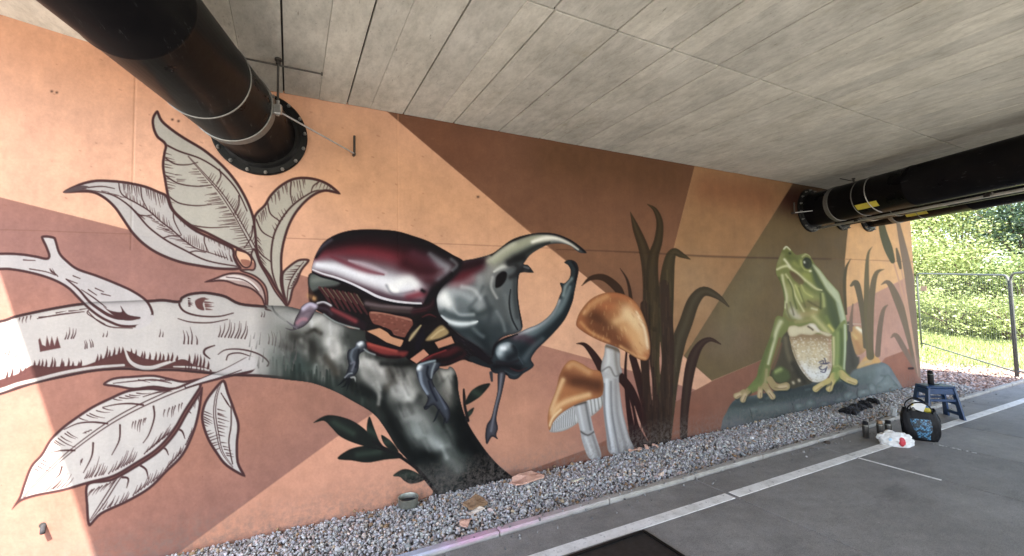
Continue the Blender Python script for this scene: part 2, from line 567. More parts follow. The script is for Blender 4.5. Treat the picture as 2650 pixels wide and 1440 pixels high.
comb(zA((1500, 1280), (1620, 1420)), -60, 20, 2, 7, OUT, c)
comb(zA((1630, 1430), (1740, 1590)), -62, 26, 2, 9, OUT, c)
comb(zA((1700, 1550), (1790, 1690)), -64, 26, 2, 7, OUT, c)
comb(zA((1800, 1700), (1850, 1800)), -66, 22, 2, 5, OUT, c)
comb(zA((1270, 1260), (1290, 1330)), 0, 24, 2, 3, OUT, c)

# right curling leaf
s = outline_leaf('grey leaf curling over to the right above the beetle shell', zB((2468, 150), (2404, 84), (2322, 42), (2220, 22), (2118, 32), (2024, 84), (1952, 156), (1912, 222), (1852, 282), (1832, 340), (1842, 450), (1852, 560), (1884, 656), (1944, 744), (1985, 820), (2060, 930), (2082, 960), (2066, 880), (2046, 790), (2048, 700), (2048, 600), (2068, 484), (2108, 364), (2168, 264), (2256, 176), (2354, 132)), (178, 172, 157))
c = s.inner
stroke(zB((2440, 136), (2300, 122), (2200, 170), (2110, 240), (2040, 330), (1990, 430), (1968, 540), (1966, 640), (1980, 740), (2030, 880)), (3, 5, 5, 4), OUT, clip=c)
for q in (((2110, 60), (2105, 140), (2120, 215)), ((1940, 210), (1960, 290), (2030, 345)), ((2310, 60), (2270, 90), (2255, 130)), ((1856, 330), (1900, 420), (1985, 470)), ((1862, 540), (1900, 590), (1965, 640))):
    stroke(zB(*q), (4, 3.4, 2.4), OUT, clip=c)
for q, n_ in ((((2120, 60), (2220, 40)), 5), (((1960, 180), (2090, 60)), 7), (((1870, 310), (1930, 240)), 5)):
    comb(zB(*q), 80, 26, 2.4, n_, OUT, c)
comb(zB((2120, 210), (2200, 160)), -105, 20, 2, 5, OUT, c)
comb(zB((1990, 420), (2090, 270)), -120, 22, 2, 6, OUT, c)
comb(zB((1862, 440), (1890, 640)), 50, 24, 2.6, 7, OUT, c)
comb(zB((1890, 650), (1960, 740)), 66, 28, 3.4, 4, OUT, c)
comb(zB((2300, 60), (2400, 100)), 110, 18, 2, 5, OUT, c)

# small leaf at right of the stem
s = outline_leaf('smallest grey veined leaf standing beside the back of the beetle', zB((2245, 626), (2168, 618), (2096, 662), (2044, 716), (2038, 790), (2052, 880), (2080, 962), (2108, 922), (2128, 840), (2158, 784), (2190, 704)), (174, 168, 156), 6)
c = s.inner
stroke(zB((2200, 640), (2130, 730), (2090, 820), (2080, 930)), (2, 3.4, 3), OUT, clip=c)
comb(zB((2180, 660), (2100, 780)), 178, 20, 3, 6, OUT, c)
comb(zB((2160, 720), (2095, 840)), -30, 18, 3, 7, OUT, c)
# thin brown leaf left of the stem
s = outline_leaf('slender half shaded leaf under the long left leaf', zB((1480, 788), (1560, 752), (1660, 718), (1762, 722), (1866, 772), (1918, 846), (1932, 950), (1914, 955), (1885, 895), (1815, 838), (1716, 812), (1620, 782)), (176, 150, 142), 5)
c = s.inner
fill(zB((1590, 760), (1670, 735), (1750, 742), (1830, 785), (1880, 850), (1780, 785), (1690, 772)), (214, 202, 196), own=False, clip=c)
stroke(zB((1640, 750), (1760, 768), (1850, 830), (1900, 920)), (2.4, 3.4), OUT, clip=c)

# ---- branch
br = owner('painted_branch', 'pale outlined branch turning into a dark shaded trunk under the beetle')
top = zB((-760, 1180), (-300, 1105), (0, 1062), (100, 1030), (230, 1000), (420, 962), (600, 935), (830, 925), (1070, 915), (1180, 908), (1290, 920), (1310, 895), (1370, 866), (1470, 854), (1560, 864), (1640, 884), (1740, 934), (1900, 952), (2080, 962), (2180, 985))
top2 = zD((200, 722), (330, 790), (430, 838), (545, 862), (600, 985), (850, 1040), (1000, 1100), (1130, 1138), (1160, 1118), (1195, 1148), (1216, 1215), (1218, 1290))
rt = zE((1125, 220), (1132, 300), (1160, 420), (1200, 520), (1262, 620), (1335, 720), (1410, 800), (1500, 880), (1520, 960))
bot = zE((1000, 1010), (960, 952), (880, 862), (800, 762), (720, 672), (640, 542), (560, 442), (430, 362), (300, 292), (150, 237), (0, 217))
bot2 = zC((1750, 198), (1560, 192), (1390, 178), (1160, 158), (1000, 160), (830, 150), (640, 162), (450, 197), (230, 246), (0, 320), (-300, 400), (-680, 500))
B_ = fill(top + top2 + rt + bot + bot2, OUT, n=4)
x0, x1, y0, y1 = B_.b
Bi = np.zeros_like(B_.m); Bi[y0:y1, x0:x1] = np.clip(.5 - (B_.sd + 7) / 2.4, 0, 1)
gx = np.clip((PX - 655) / 120, 0, 1)[None, :]                       # where line art becomes shaded bark
put(B_.b, Bi[y0:y1, x0:x1], LGREY)
# lower dark band with comb fringe, and the light stripe under it
band = fill(zC((-300, 300), (0, 215), (120, 175), (215, 120), (330, 130), (480, 122), (560, 122), (640, 95), (700, 70), (800, 40), (840, 20), (900, 40), (960, 70), (1060, 85), (1150, 82), (1240, 80), (1300, 115), (1400, 140), (1400, 165), (1160, 150), (1000, 155), (830, 140), (640, 150), (450, 185), (230, 235), (0, 308), (-300, 390)), (92, 54, 50), own=False, clip=Bi)
stroke(zC((-300, 372), (0, 288), (120, 245), (250, 214), (440, 166), (640, 133), (830, 118)), (12, 9, 8, 6), LGREY, clip=B_.m)
stroke(zC((840, 20), (870, 90), (930, 128), (1010, 136), (1100, 110), (1240, 60)), (5, 9, 11, 9, 5), LGREY, clip=B_.m)
stroke(zC((1165, 128), (1280, 132), (1400, 150)), (3, 5, 6), LGREY, clip=B_.m)
for q, n_, ln in ((((-280, 300), (0, 225), (200, 150)), 10, 26), (((215, 128), (330, 134), (560, 126)), 12, 22), (((640, 100), (740, 60), (830, 30)), 7, 26), (((870, 50), (980, 80), (1200, 84)), 11, 24), (((1260, 95), (1400, 140)), 6, 26)):
    comb(zC(*q), -84, ln, 7, n_, (86, 50, 48), Bi, .3, .05)
# hatching on the pale branch
for q, an, ln, n_, w in ((((455, 1200), (545, 1190)), -78, 26, 4, 3.4), (((605, 1270), (690, 1250)), -100, 30, 4, 3.2), (((740, 1180), (790, 1180)), -80, 14, 2, 3), (((1150, 1180), (1190, 1180)), -88, 20, 2, 3), (((1310, 1230), (1450, 1235)), -96, 38, 4, 4), (((1570, 1180), (1780, 1195)), -78, 52, 9, 3.6), (((1890, 1035), (1925, 1040)), -78, 14, 2, 2.6), (((1940, 1230), (2080, 1270)), -92, 34, 6, 3.6), (((20, 1300), (120, 1330)), -80, 20, 3, 2.6), (((130, 1050), (230, 1030)), 100, 14, 4, 3.2), (((1320, 1420), (1480, 1450)), -86, 24, 6, 4)):
    comb(zB(*q), an, ln, w, n_, OUT, Bi, .3, .08)
fill(zB((278, 1205), (290, 1190), (305, 1240), (330, 1250), (340, 1175), (360, 1245), (375, 1180), (395, 1245), (415, 1180), (440, 1262), (290, 1292)), (100, 60, 58), own=False, clip=Bi, smooth=False)
# knot and ring marks
stroke(zB((1310, 900), (1300, 950), (1340, 1000), (1440, 1030), (1580, 1035), (1690, 1010)), (6, 5, 3), OUT, clip=Bi)
stroke(zB((1290, 1050), (1380, 1075), (1520, 1080), (1650, 1055)), (2, 4, 2), OUT, clip=Bi)
fill(zB((1412, 925), (1450, 900), (1490, 900), (1470, 945), (1480, 990), (1430, 975)), (104, 64, 60), own=False, clip=Bi)
comb(zB((1365, 900), (1370, 965)), 10, 9, 4, 5, OUT, Bi)
comb(zB((1480, 905), (1495, 985)), 5, 22, 5, 5, (110, 70, 66), Bi)
stroke(zB((1555, 1245), (1490, 1270), (1480, 1305), (1520, 1340)), (3, 7, 3), OUT, clip=Bi)
stroke(zB((1580, 1310), (1640, 1275), (1760, 1275), (1880, 1310), (1945, 1365), (1935, 1395)), (2, 4, 4, 3), OUT, clip=Bi)
stroke(zB((1640, 1350), (1660, 1310), (1740, 1300), (1830, 1330)), (3, 4, 2), OUT, clip=Bi)
# side twig
owner('painted_twig', 'pale cut side twig sprouting from the left end of the branch')
tw = fill(zB((-700, 640), (-300, 590), (0, 572), (150, 576), (260, 592), (345, 606), (330, 540), (296, 462), (328, 446), (392, 456), (410, 480), (438, 570), (488, 626), (566, 684), (704, 732), (854, 792), (966, 844), (1066, 914), (1112, 1000), (1100, 1048), (1060, 1090), (1000, 1112), (880, 1112), (790, 1080), (714, 1040), (634, 978), (564, 908), (494, 838), (414, 790), (326, 755), (220, 726), (100, 704), (0, 700), (-300, 720), (-700, 780)), OUT)
x0, x1, y0, y1 = tw.b
ti = np.zeros_like(tw.m); ti[y0:y1, x0:x1] = np.clip(.5 - (tw.sd + 6.5) / 2.4, 0, 1)
put(tw.b, ti[y0:y1, x0:x1], (184, 178, 176))
stroke(zB((1000, 1112), (1060, 1085), (1100, 1040)), 12, (184, 178, 176), clip=B_.m)
stroke(zB((480, 765), (570, 840), (650, 930), (730, 990), (800, 1030), (880, 1050), (1010, 1046)), (3, 6, 8, 9, 5), OUT, clip=tw.m)
fill(zB((750, 965), (800, 992), (880, 1002), (874, 958), (925, 1020), (1020, 1042), (940, 1065), (850, 1045)), OUT, own=False)
stroke(zB((590, 840), (680, 900), (770, 970)), (1.5, 3.5, 2), OUT)
for q in (((170, 625), (255, 630)), ((215, 690), (330, 710), (400, 735)), ((480, 765), (560, 795)), ((530, 740), (580, 760)), ((640, 840), (700, 880)), ((690, 830), (750, 855)), ((735, 870), (800, 885)), ((640, 990), (640, 1020), (760, 1090))):
    stroke(zB(*q), (3, 2), OUT)
comb(zB((370, 710), (420, 745)), -120, 14, 3, 6, OUT)
comb(zB((250, 1050), (400, 1010), (620, 980)), -6, 40, 3, 4, OUT, Bi)
stroke(zB((640, 1000), (700, 1060), (800, 1110), (960, 1120)), (2, 4, 2), OUT, clip=Bi)
stroke(zB((270, 1050), (440, 1020), (610, 1000)), (2, 4, 2), OUT, clip=Bi)
# stem of the upper leaves
owner('painted_stem', 'grey stem that joins the upper leaves to the branch')
sm = fill(zB((1836, 540), (1856, 560), (1888, 650), (1940, 740), (2000, 850), (2064, 934), (2090, 985), (2000, 1000), (1920, 985), (1932, 950), (1930, 860), (1905, 800), (1840, 745), (1752, 712), (1738, 694), (1800, 690), (1836, 690), (1842, 650), (1815, 590)), OUT)
x0, x1, y0, y1 = sm.b
a_ = np.clip(.5 - (sm.sd + 4.5) / 2.4, 0, 1); put(sm.b, a_, (174, 168, 158))
stroke(zB((1950, 930), (2020, 985), (2090, 1000)), 26, LGREY, clip=B_.m)
stroke(zB((1960, 920), (1990, 1000), (2060, 1060), (2140, 1110)), (2, 5, 6, 3), (96, 92, 92), clip=B_.m)
# little gap of wall between the leaves
CUR[0] = 0
fill(zB((1716, 556), (1790, 580), (1812, 620), (1800, 668), (1760, 665), (1720, 600)), (226, 178, 140), own=False)
stroke(zB((1716, 552), (1790, 576), (1822, 620), (1808, 672), (1760, 672), (1712, 600), (1712, 552)), 4.5, OUT)
fill(zB((1745, 622), (1810, 630), (1800, 668), (1762, 662)), (160, 104, 84), own=False)

# ---- lower leaves
LW = (190, 184, 177)
s = outline_leaf('widest pale leaf hanging low on the left, its tip in sunlight', zC((78, 1088), (128, 1000), (156, 915), (204, 794), (274, 714), (334, 614), (414, 534), (496, 472), (616, 393), (738, 333), (858, 283), (1000, 267), (1150, 276), (1340, 215), (1352, 262), (1328, 306), (1248, 428), (1166, 568), (1056, 690), (904, 790), (764, 870), (604, 912), (424, 964), (240, 1000), (140, 1035)), LW)
c = s.inner
rib = zC((1560, 165), (1350, 226), (1150, 298), (900, 412), (700, 528), (480, 690), (300, 850), (160, 1000))
stroke(rib, (15, 13, 12, 9, 5), OUT, clip=s.m)
stroke(rib, (9, 7, 6, 4, 1.5), LW, clip=s.m)
for q in (((500, 690), (420, 690), (340, 704)), ((720, 510), (620, 500), (520, 510), (430, 550)), ((960, 385), (880, 376), (790, 380), (690, 400)), ((1030, 395), (1035, 470), (1000, 580), (960, 640)), ((805, 520), (800, 620), (750, 720)), ((625, 640), (615, 730), (560, 840)), ((415, 800), (400, 850), (370, 880)), ((1150, 290), (1060, 300), (960, 330))):
    stroke(zC(*q), (5, 4, 2), OUT, clip=c)
for q, an, ln, n_ in ((((350, 640), (460, 560)), 28, 40, 6), (((520, 480), (700, 400)), 12, 34, 5), (((740, 350), (940, 300)), 5, 40, 5), (((560, 880), (700, 850)), -66, 46, 9), (((720, 850), (900, 760)), -62, 46, 9), (((960, 720), (1130, 580)), -56, 48, 10), (((1100, 420), (1230, 370)), 100, 24, 6), (((890, 500), (990, 470)), 100, 26, 6), (((300, 960), (450, 930)), -50, 40, 6), (((230, 820), (300, 740)), 20, 26, 4), (((560, 580), (630, 545)), 170, 14, 3), (((540, 760), (560, 740)), 95, 14, 2)):
    comb(zC(*q), an, ln, 3, n_, OUT, c, .3, .05)
s = outline_leaf('pale folded leaf hanging point down under the widest low leaf', zC((580, 915), (700, 888), (764, 872), (904, 792), (1056, 692), (1166, 572), (1248, 432), (1330, 306), (1358, 262), (1360, 300), (1340, 442), (1300, 584), (1228, 728), (1118, 840), (1006, 950), (854, 1040), (684, 1120), (596, 1200), (576, 1060)), LW)
c = s.inner
rib = zC((605, 1160), (690, 1040), (780, 900), (840, 830))
stroke(rib, (4, 11, 10, 4), OUT, clip=c); stroke(rib, (1, 5, 4, 1), LW, clip=c)
for q in (((820, 870), (860, 880), (850, 940)), ((940, 790), (980, 820), (995, 880)), ((1060, 665), (1110, 680), (1130, 720)), ((1170, 540), (1220, 560), (1240, 610)), ((1250, 410), (1280, 440))):
    stroke(zC(*q), (6, 5, 2), OUT, clip=c)
for q, an, ln, n_ in (((( 600, 960), (780, 890)), 130, 30, 7), (((650, 1100), (860, 1020)), -60, 34, 8), (((880, 1000), (1080, 860)), -62, 34, 10), (((1100, 830), (1220, 700)), -66, 32, 8), (((1240, 660), (1310, 520)), -70, 26, 7), (((1280, 360), (1340, 330)), 95, 22, 4)):
    comb(zC(*q), an, ln, 3, n_, OUT, c, .3, .05)
s = outline_leaf('narrow pale leaf hanging beside the trunk with a long twisted tip', zC((1500, 214), (1415, 296), (1364, 380), (1348, 482), (1384, 606), (1444, 708), (1516, 798), (1645, 868), (1604, 770), (1598, 642), (1608, 520), (1578, 416), (1538, 306)), LW)
c = s.inner
stroke(zC((1480, 240), (1450, 330), (1440, 450), (1460, 580), (1490, 700), (1560, 800)), (5, 8, 8, 3), OUT, clip=c)
stroke(zC((1480, 240), (1450, 330), (1440, 450), (1460, 580), (1490, 700), (1560, 800)), (1.5, 3, 3, 1), LW, clip=c)
stroke(zC((1550, 390), (1550, 520), (1535, 640), (1560, 780)), (3, 4, 3), OUT, clip=c)
for q, an, ln, n_ in ((((1375, 420), (1365, 520)), 25, 22, 6), (((1380, 560), (1450, 690)), -20, 22, 7), (((1460, 400), (1470, 600)), 15, 24, 9), (((1480, 620), (1530, 740)), 10, 20, 5), (((1480, 300), (1530, 380)), 60, 22, 5)):
    comb(zC(*q), an, ln, 3, n_, OUT, c)
s = outline_leaf('thin pale leaf lying just under the branch at left', zC((690, 250), (756, 203), (900, 188), (1030, 182), (1132, 202), (1232, 222), (1345, 205), (1262, 248), (1160, 284), (1030, 270), (900, 284), (790, 268)), LW, 6)
c = s.inner
stroke(zC((760, 240), (900, 225), (1040, 215), (1150, 240)), (2, 3.4, 2), OUT, clip=c)
comb(zC((920, 215), (1130, 215)), 12, 36, 2.6, 5, OUT, c)
owner('painted_stem', 'pale stem of the lower leaves leaving the branch')
stroke(zC((1660, 120), (1520, 170), (1350, 226), (1250, 262)), (42, 26, 16, 10), OUT, own=True)
stroke(zC((1680, 105), (1520, 164), (1350, 222), (1250, 260)), (36, 18, 8, 4), (190, 184, 180), own=True)
stroke(zC((1620, 150), (1520, 186), (1380, 232)), (2, 3, 2), OUT)
# ---- bark shading of the trunk
q3_ = Z(760, 740, 4.376)
CUR[0] = br
bm = B_.m * gx
x0, x1, y0, y1 = B_.b
put(B_.b, bm[y0:y1, x0:x1] * (B_.sd < 2), (58, 62, 57))
DK = (14, 18, 16); PALE = (206, 204, 194)
for q, w, col, a in (
        (zD((-60, 760), (150, 790), (330, 850)), 60, (200, 198, 192), .9),
        (zD((-130, 900), (60, 880), (170, 830)), 44, (150, 150, 140), .8),
        (zD((-260, 960), (-100, 990), (20, 1020)), 60, (150, 152, 146), .8),
        (zD((20, 900), (100, 930), (170, 990), (200, 1060)), 34, (44, 42, 36), .9),
        (zD((-60, 960), (20, 1000), (60, 1080)), 22, (60, 56, 50), .7),
        (zD((-120, 1060), (0, 1120), (150, 1150)), 46, (70, 84, 76), .8),
        (zD((290, 940), (340, 990), (380, 1060)), 46, PALE, .95),
        (zD((420, 900), (470, 980), (420, 1060)), 40, (60, 64, 60), .8),
        (zD((-300, 1140), (0, 1190), (200, 1250), (400, 1350)), 30, (92, 100, 92), .7),
        (zD((230, 1060), (260, 1130), (250, 1200)), 30, (168, 168, 158), .7),
        (zD((520, 1080), (620, 1120), (760, 1130)), 48, PALE, .95),
        (zD((560, 1180), (640, 1230), (660, 1300)), 44, (150, 148, 140), .9),
        (zD((640, 1050), (780, 1070), (900, 1110)), 26, DK, .9),
        (zD((440, 1240), (540, 1290), (620, 1330)), 30, DK, .9),
        (zD((330, 1240), (400, 1310), (500, 1370)), 26, (50, 62, 56), .8),
        (zD((820, 1120), (870, 1180), (850, 1260)), 40, (70, 74, 68), .7),
        (zE((680, 250), (760, 290), (830, 330)), 62, (192, 188, 178), .95),
        (zE((640, 140), (700, 170), (800, 190)), 50, (150, 146, 138), .8),
        (zE((640, 290), (620, 380), (680, 470)), 30, DK, .8),
        (zE((1030, 180), (1080, 180), (1070, 280)), 42, (196, 192, 180), .95),
        (zE((1040, 300), (1060, 370)), 36, (110, 106, 98), .7),
        (zE((1115, 200), (1125, 330), (1160, 470)), 22, DK, .9),
        (zE((870, 330), (820, 380), (740, 400)), 26, DK, .7),
        (zE((780, 450), (860, 480), (900, 540)), 52, (166, 166, 158), .95),
        (zE((840, 560), (920, 600), (990, 640), (1040, 660)), 50, (158, 164, 156), .95),
        (zE((1000, 540), (1080, 560), (1130, 600)), 34, (104, 112, 104), .8),
        (zE((930, 640), (1000, 680), (1060, 690)), 26, (186, 190, 182), .7),
        (zE((680, 500), (760, 640), (840, 740)), 40, DK, .85),
        (zE((900, 720), (980, 740), (1060, 720)), 36, DK, .95),
        (zE((1060, 740), (1110, 790), (1150, 830)), 40, (122, 126, 118), .95),
        (zE((1140, 720), (1200, 730), (1250, 760)), 30, (84, 92, 84), .9),
        (zE((950, 840), (1020, 880), (1080, 920)), 46, (58, 60, 56), .9),
        (zE((1000, 860), (1050, 840), (1080, 880)), 30, (84, 84, 80), .7),
        (zE((1150, 480), (1200, 620), (1300, 760), (1400, 860)), 60, (10, 11, 11), .95),
        (zE((1100, 470), (1150, 560), (1160, 640)), 40, DK, .7),
        (zE((1200, 880), (1320, 860), (1440, 870)), 46, (10, 11, 11), .95),
        (zE((860, 830), (930, 920), (1000, 980)), 16, (100, 100, 98), .7)):
    air(q, w, col, a, bm)
for q, w, col, a in ((q3_((430, 640), (470, 700), (440, 780)), 30, (214, 210, 202), .9), (q3_((330, 360), (280, 380), (220, 420)), 22, (206, 204, 196), .9), (q3_((150, 540), (230, 500), (300, 540)), 14, (40, 36, 30), .85), (q3_((90, 620), (130, 680), (120, 760)), 18, (150, 150, 142), .8),
                  (q3_((20, 820), (60, 880), (40, 960)), 30, (46, 60, 56), .9), (q3_((250, 900), (240, 980), (260, 1050)), 12, (150, 156, 148), .8), (q3_((360, 820), (420, 900), (480, 980)), 24, (70, 64, 54), .8), (q3_((800, 880), (900, 900), (1000, 970)), 26, (206, 202, 194), .9), (q3_((780, 980), (840, 1040), (900, 1100)), 20, (170, 168, 160), .8),
                  (q3_((1000, 880), (1200, 890), (1320, 880)), 18, (22, 22, 20), .9), (q3_((1080, 960), (1120, 1060), (1060, 1150)), 22, (84, 78, 68), .8), (q3_((1180, 1180), (1260, 1220), (1300, 1260)), 34, (216, 214, 204), .95), (q3_((700, 1180), (820, 1220), (940, 1260)), 20, (24, 28, 26), .95), (q3_((960, 1150), (970, 1250), (960, 1340)), 10, (150, 150, 142), .8), (q3_((300, 1130), (460, 1200), (640, 1300)), 16, (60, 74, 68), .8)):
    air(q, w, col, a, bm)
for k in range(700):                        # bark fibres, each a shade of what lies under it
    x_ = prng.uniform(690, 1330); y_ = prng.uniform(830, 1300)
    i0, j0 = int((y_ - CY0) / STEP), int((x_ - CX0) / STEP)
    if bm[i0, j0] < .5: continue
    base = CAN[i0, j0] * 255
    fct = prng.choice([.45, .6, .8, 1.25, 1.5])
    sl_ = .05 if x_ < 960 else .45
    L_ = prng.uniform(10, 34)
    air([(x_, y_), (x_ + sl_ * L_, y_ + L_)], prng.uniform(7, 16), tuple(np.clip(base * fct, 0, 235)), prng.uniform(.15, .4), bm)
for k in range(40):                         # ragged lower shade of the horizontal part
    x_ = prng.uniform(670, 1000)
    yb = np.interp(x_, [670, 750, 866, 916, 966, 1000], [972, 980, 1012, 1040, 1070, 1100])
    air([(x_, yb + 4), (x_ + prng.uniform(-3, 3), yb - prng.uniform(20, 60))], (14, 4), (38, 48, 42), .55, bm)
for k in range(26):
    x_ = prng.uniform(640, 770); y_ = prng.uniform(870, 960)
    stroke([(x_, y_), (x_ + 4, y_ - prng.uniform(14, 34))], (3, .4), (96, 92, 88), .7, clip=B_.m)
rim(B_, (30, 28, 28), 5, .5)
CAN[...] = np.where((bm > .5)[..., None] & (OWN == br)[..., None], CAN * (1 - .06 * bm[..., None]), CAN)
# dark leaves on the trunk
for lab, pts in (('largest dark green leaf reaching left from the foot of the trunk', zE((158, 505), (228, 460), (300, 455), (405, 484), (486, 534), (548, 594), (600, 650), (520, 664), (420, 636), (335, 594), (275, 532), (228, 492))),
                 ('narrow dark leaf standing up between the two large dark leaves', zE((536, 464), (564, 536), (596, 618), (630, 672), (560, 646), (521, 574), (520, 500))),
                 ('flat dark green leaf, lower of the two large dark leaves', zE((320, 744), (398, 684), (500, 660), (622, 664), (724, 700), (756, 738), (640, 752), (520, 772), (418, 758))),
                 ('short brownish leaf tucked against the trunk', zE((616, 586), (684, 634), (730, 700), (662, 676), (626, 634))),
                 ('lowest dark leaf near the gravel', zE((694, 858), (760, 816), (832, 830), (905, 884), (820, 914), (768, 894), (740, 868))),
                 ('dark leaf pointing right on the far side of the trunk', zE((1345, 242), (1268, 256), (1206, 306), (1176, 384), (1242, 354), (1294, 312))),
                 ('tiny dark leaf low on the right twig', zE((1234, 402), (1188, 438), (1176, 488), (1222, 442)))):
    owner('painted_leaf', lab)
    s = fill(pts, (30, 34, 30))
    P_ = np.array(pts); m_ = P_.mean(0)
    blob((m_[0] - 6, m_[1] - 4), 40, 12, 30 if pts[0][1] < 1120 else -8, (52, 66, 54), .8, s.m)
owner('painted_stem', 'dark stem of the leaves at the foot of the trunk')
stroke(zE((560, 630), (660, 690), (760, 745), (860, 820), (930, 905), (985, 970)), (7, 8, 9, 10), (30, 28, 28), own=True)
stroke(zE((520, 666), (640, 690), (740, 730)), (3, 5, 5), (30, 28, 28), own=True)
stroke(zE((1168, 280), (1172, 380), (1196, 490)), (4, 7, 8), (34, 28, 28), own=True)
fill(zE((1165, 275), (1180, 330), (1176, 390), (1160, 330)), (40, 30, 28))

# ---- rhinoceros beetle
bt = owner('painted_beetle', 'glossy dark red and silver horned beetle painted on the trunk')
BK = (22, 18, 24); MAR = (50, 10, 18); SIL = (222, 224, 232)
und = fill(zD((150, 440), (330, 480), (540, 570), (760, 640), (960, 640), (1060, 520), (1120, 700), (1200, 860), (1330, 950), (1480, 1040), (1600, 1160), (1590, 1190), (1450, 1115), (1310, 1085), (1250, 1070), (1130, 1115), (1000, 1100), (1060, 1040), (1180, 990), (1190, 905), (1100, 960), (1050, 930), (985, 945), (900, 985), (850, 1030), (700, 1000), (560, 930), (545, 860), (470, 830), (330, 770), (230, 700), (150, 650), (135, 560)), (22, 14, 17))
cl = und.m
fill(zD((150, 450), (250, 465), (360, 500), (340, 530), (230, 545), (150, 570)), (84, 90, 86), own=False, soft=8)
blob((832, 722), 34, 14, -10, (122, 128, 120), .8, cl)
for k in range(7):
    x_ = 215 + k * 42
    stroke(zD((x_, 545 + k * 8), (x_ + 50, 610 + k * 10), (x_ + 95, 690 + k * 8)), (7, 8, 4), (84 + 10 * (k % 2), 38, 40), .8, clip=cl)
    stroke(zD((x_ + 18, 548 + k * 8), (x_ + 66, 612 + k * 10)), (3, 2), (150, 128, 100), .7, clip=cl)
blob(zD((160, 615))[0], 16, 9, 30, (204, 150, 84), .9)
fill(zD((140, 545), (170, 590), (160, 650), (200, 640), (140, 660)), (60, 36, 30), own=False, a=.6)
air(zD((560, 660), (700, 690), (880, 700)), 18, (92, 72, 72), .8, cl)
q3 = Z(760, 740, 4.376)
pt = fill(q3((858, 298), (1000, 306), (1150, 336), (1342, 388), (1304, 572), (1150, 562), (1098, 502), (980, 452), (896, 420)), (128, 70, 54), own=False)
for k in range(70):
    x_, y_ = prng.uniform(860, 1340), prng.uniform(300, 570)
    blob(q3((x_, y_))[0], 4, 2.6, 0, (172, 110, 88) if k % 2 else (96, 50, 40), .5, pt.m)
air(q3((880, 305), (1050, 315), (1330, 390)), 5, (186, 128, 104), .8, pt.m)
fill(q3((1230, 730), (1430, 620), (1590, 550), (1810, 530), (1910, 640), (1860, 730), (1600, 820), (1450, 880), (1330, 860)), (18, 11, 14), own=True)
g1 = fill(q3((828, 515), (992, 474), (1082, 532), (1124, 574), (1262, 622), (1204, 694), (1050, 640), (940, 572)), (202, 142, 98), own=False, smooth=False)
g2 = fill(q3((1598, 642), (1784, 570), (1820, 650), (1640, 708)), (196, 132, 96), own=False, smooth=False)
g3 = fill(q3((1318, 832), (1472, 718), (1532, 782), (1446, 842), (1392, 882)), (200, 132, 100), own=False, smooth=False)
fill(q3((1496, 622), (1560, 536), (1662, 450), (1724, 480), (1752, 542), (1640, 600)), (164, 136, 84), own=False, soft=6)
air(q3((1560, 590), (1640, 520), (1700, 490)), 5, (206, 182, 128), .7)
stroke(q3((980, 470), (1070, 520), (1120, 566), (1250, 606)), (5, 6, 6, 5), (22, 10, 14))
stroke(q3((1600, 380), (1470, 410), (1380, 480), (1300, 600), (1240, 720)), (10, 18, 20, 20, 14), (18, 10, 15))
air(q3((1310, 620), (1350, 560), (1440, 450)), (5, 10, 4), (196, 172, 120), .95)
stroke(q3((1460, 500), (1440, 600), (1400, 700)), (10, 18, 14), (20, 12, 24))
stroke(q3((840, 580), (960, 630), (1100, 690), (1260, 720)), (6, 9, 9, 8), (20, 10, 16))
stroke(q3((1360, 270), (1450, 260), (1540, 230), (1580, 170)), (2, 3, 3, 2), (96, 84, 92), .8)
stroke(q3((1340, 300), (1420, 290), (1500, 280)), (2, 4, 2), (84, 26, 36), .8)
air(q3((820, 200), (1000, 230), (1330, 250)), 8, (112, 96, 100), .8, cl)
air(q3((880, 250), (1050, 275), (1320, 300)), 8, (70, 58, 56), .8, cl)
air(zD((900, 720), (1000, 690), (1040, 640)), 16, (60, 22, 30), .8, cl)
stroke(zD((960, 760), (1010, 740), (1060, 760)), (2, 4, 2), (96, 30, 34), .8)
# wing case
owner('painted_wing_case', 'glossy dark red wing case with a silver sheen', bt)
el = fill(zD((163, 432), (166, 380), (188, 308), (238, 226), (308, 174), (400, 140), (500, 126), (650, 126), (780, 138), (902, 174), (1004, 210), (1104, 264), (1184, 310), (1256, 355), (1212, 412), (1150, 466), (1084, 528), (1016, 580), (988, 628), (952, 672), (880, 668), (758, 656), (638, 626), (538, 576), (438, 526), (330, 486), (230, 462)), MAR)
c = el.m
air(zD((190, 330), (330, 285), (520, 285), (720, 325), (880, 390)), 44, (116, 24, 40), .95, c)
air(zD((300, 230), (480, 190), (700, 190), (900, 240), (1080, 320)), 40, (40, 12, 22), .9, c)
air(zD((170, 390), (300, 395), (450, 430), (620, 470), (800, 520), (930, 560)), (34, 54, 72, 84, 74), (168, 168, 178), .95, c)
air(zD((200, 380), (330, 400), (480, 445), (640, 500), (800, 530), (900, 540)), (16, 30, 40, 50, 44), (236, 236, 244), .95, c)
air(zD((300, 320), (420, 370), (560, 420), (680, 450)), (8, 16, 16, 6), (120, 44, 60), .8, c)
air(zD((430, 350), (560, 385), (700, 440)), (6, 16, 8), (196, 180, 192), .7, c)
air(zD((840, 370), (920, 420), (1000, 470), (960, 440)), 44, (58, 14, 24), .9, c)
air(zD((900, 300), (1010, 350), (1090, 390)), (30, 34, 20), (98, 44, 62), .7, c)
air(zD((1020, 300), (1100, 370), (1140, 410), (1080, 480)), (16, 30, 34, 20), (158, 158, 168), .9, c)
air(zD((960, 470), (1040, 470), (1100, 440)), 20, (104, 60, 72), .6, c)
air(zD((740, 545), (780, 520), (860, 490), (900, 520)), 30, (246, 246, 246), .9, c)
blob(zD((750, 560))[0], 18, 10, 20, (255, 255, 252), 1, c)
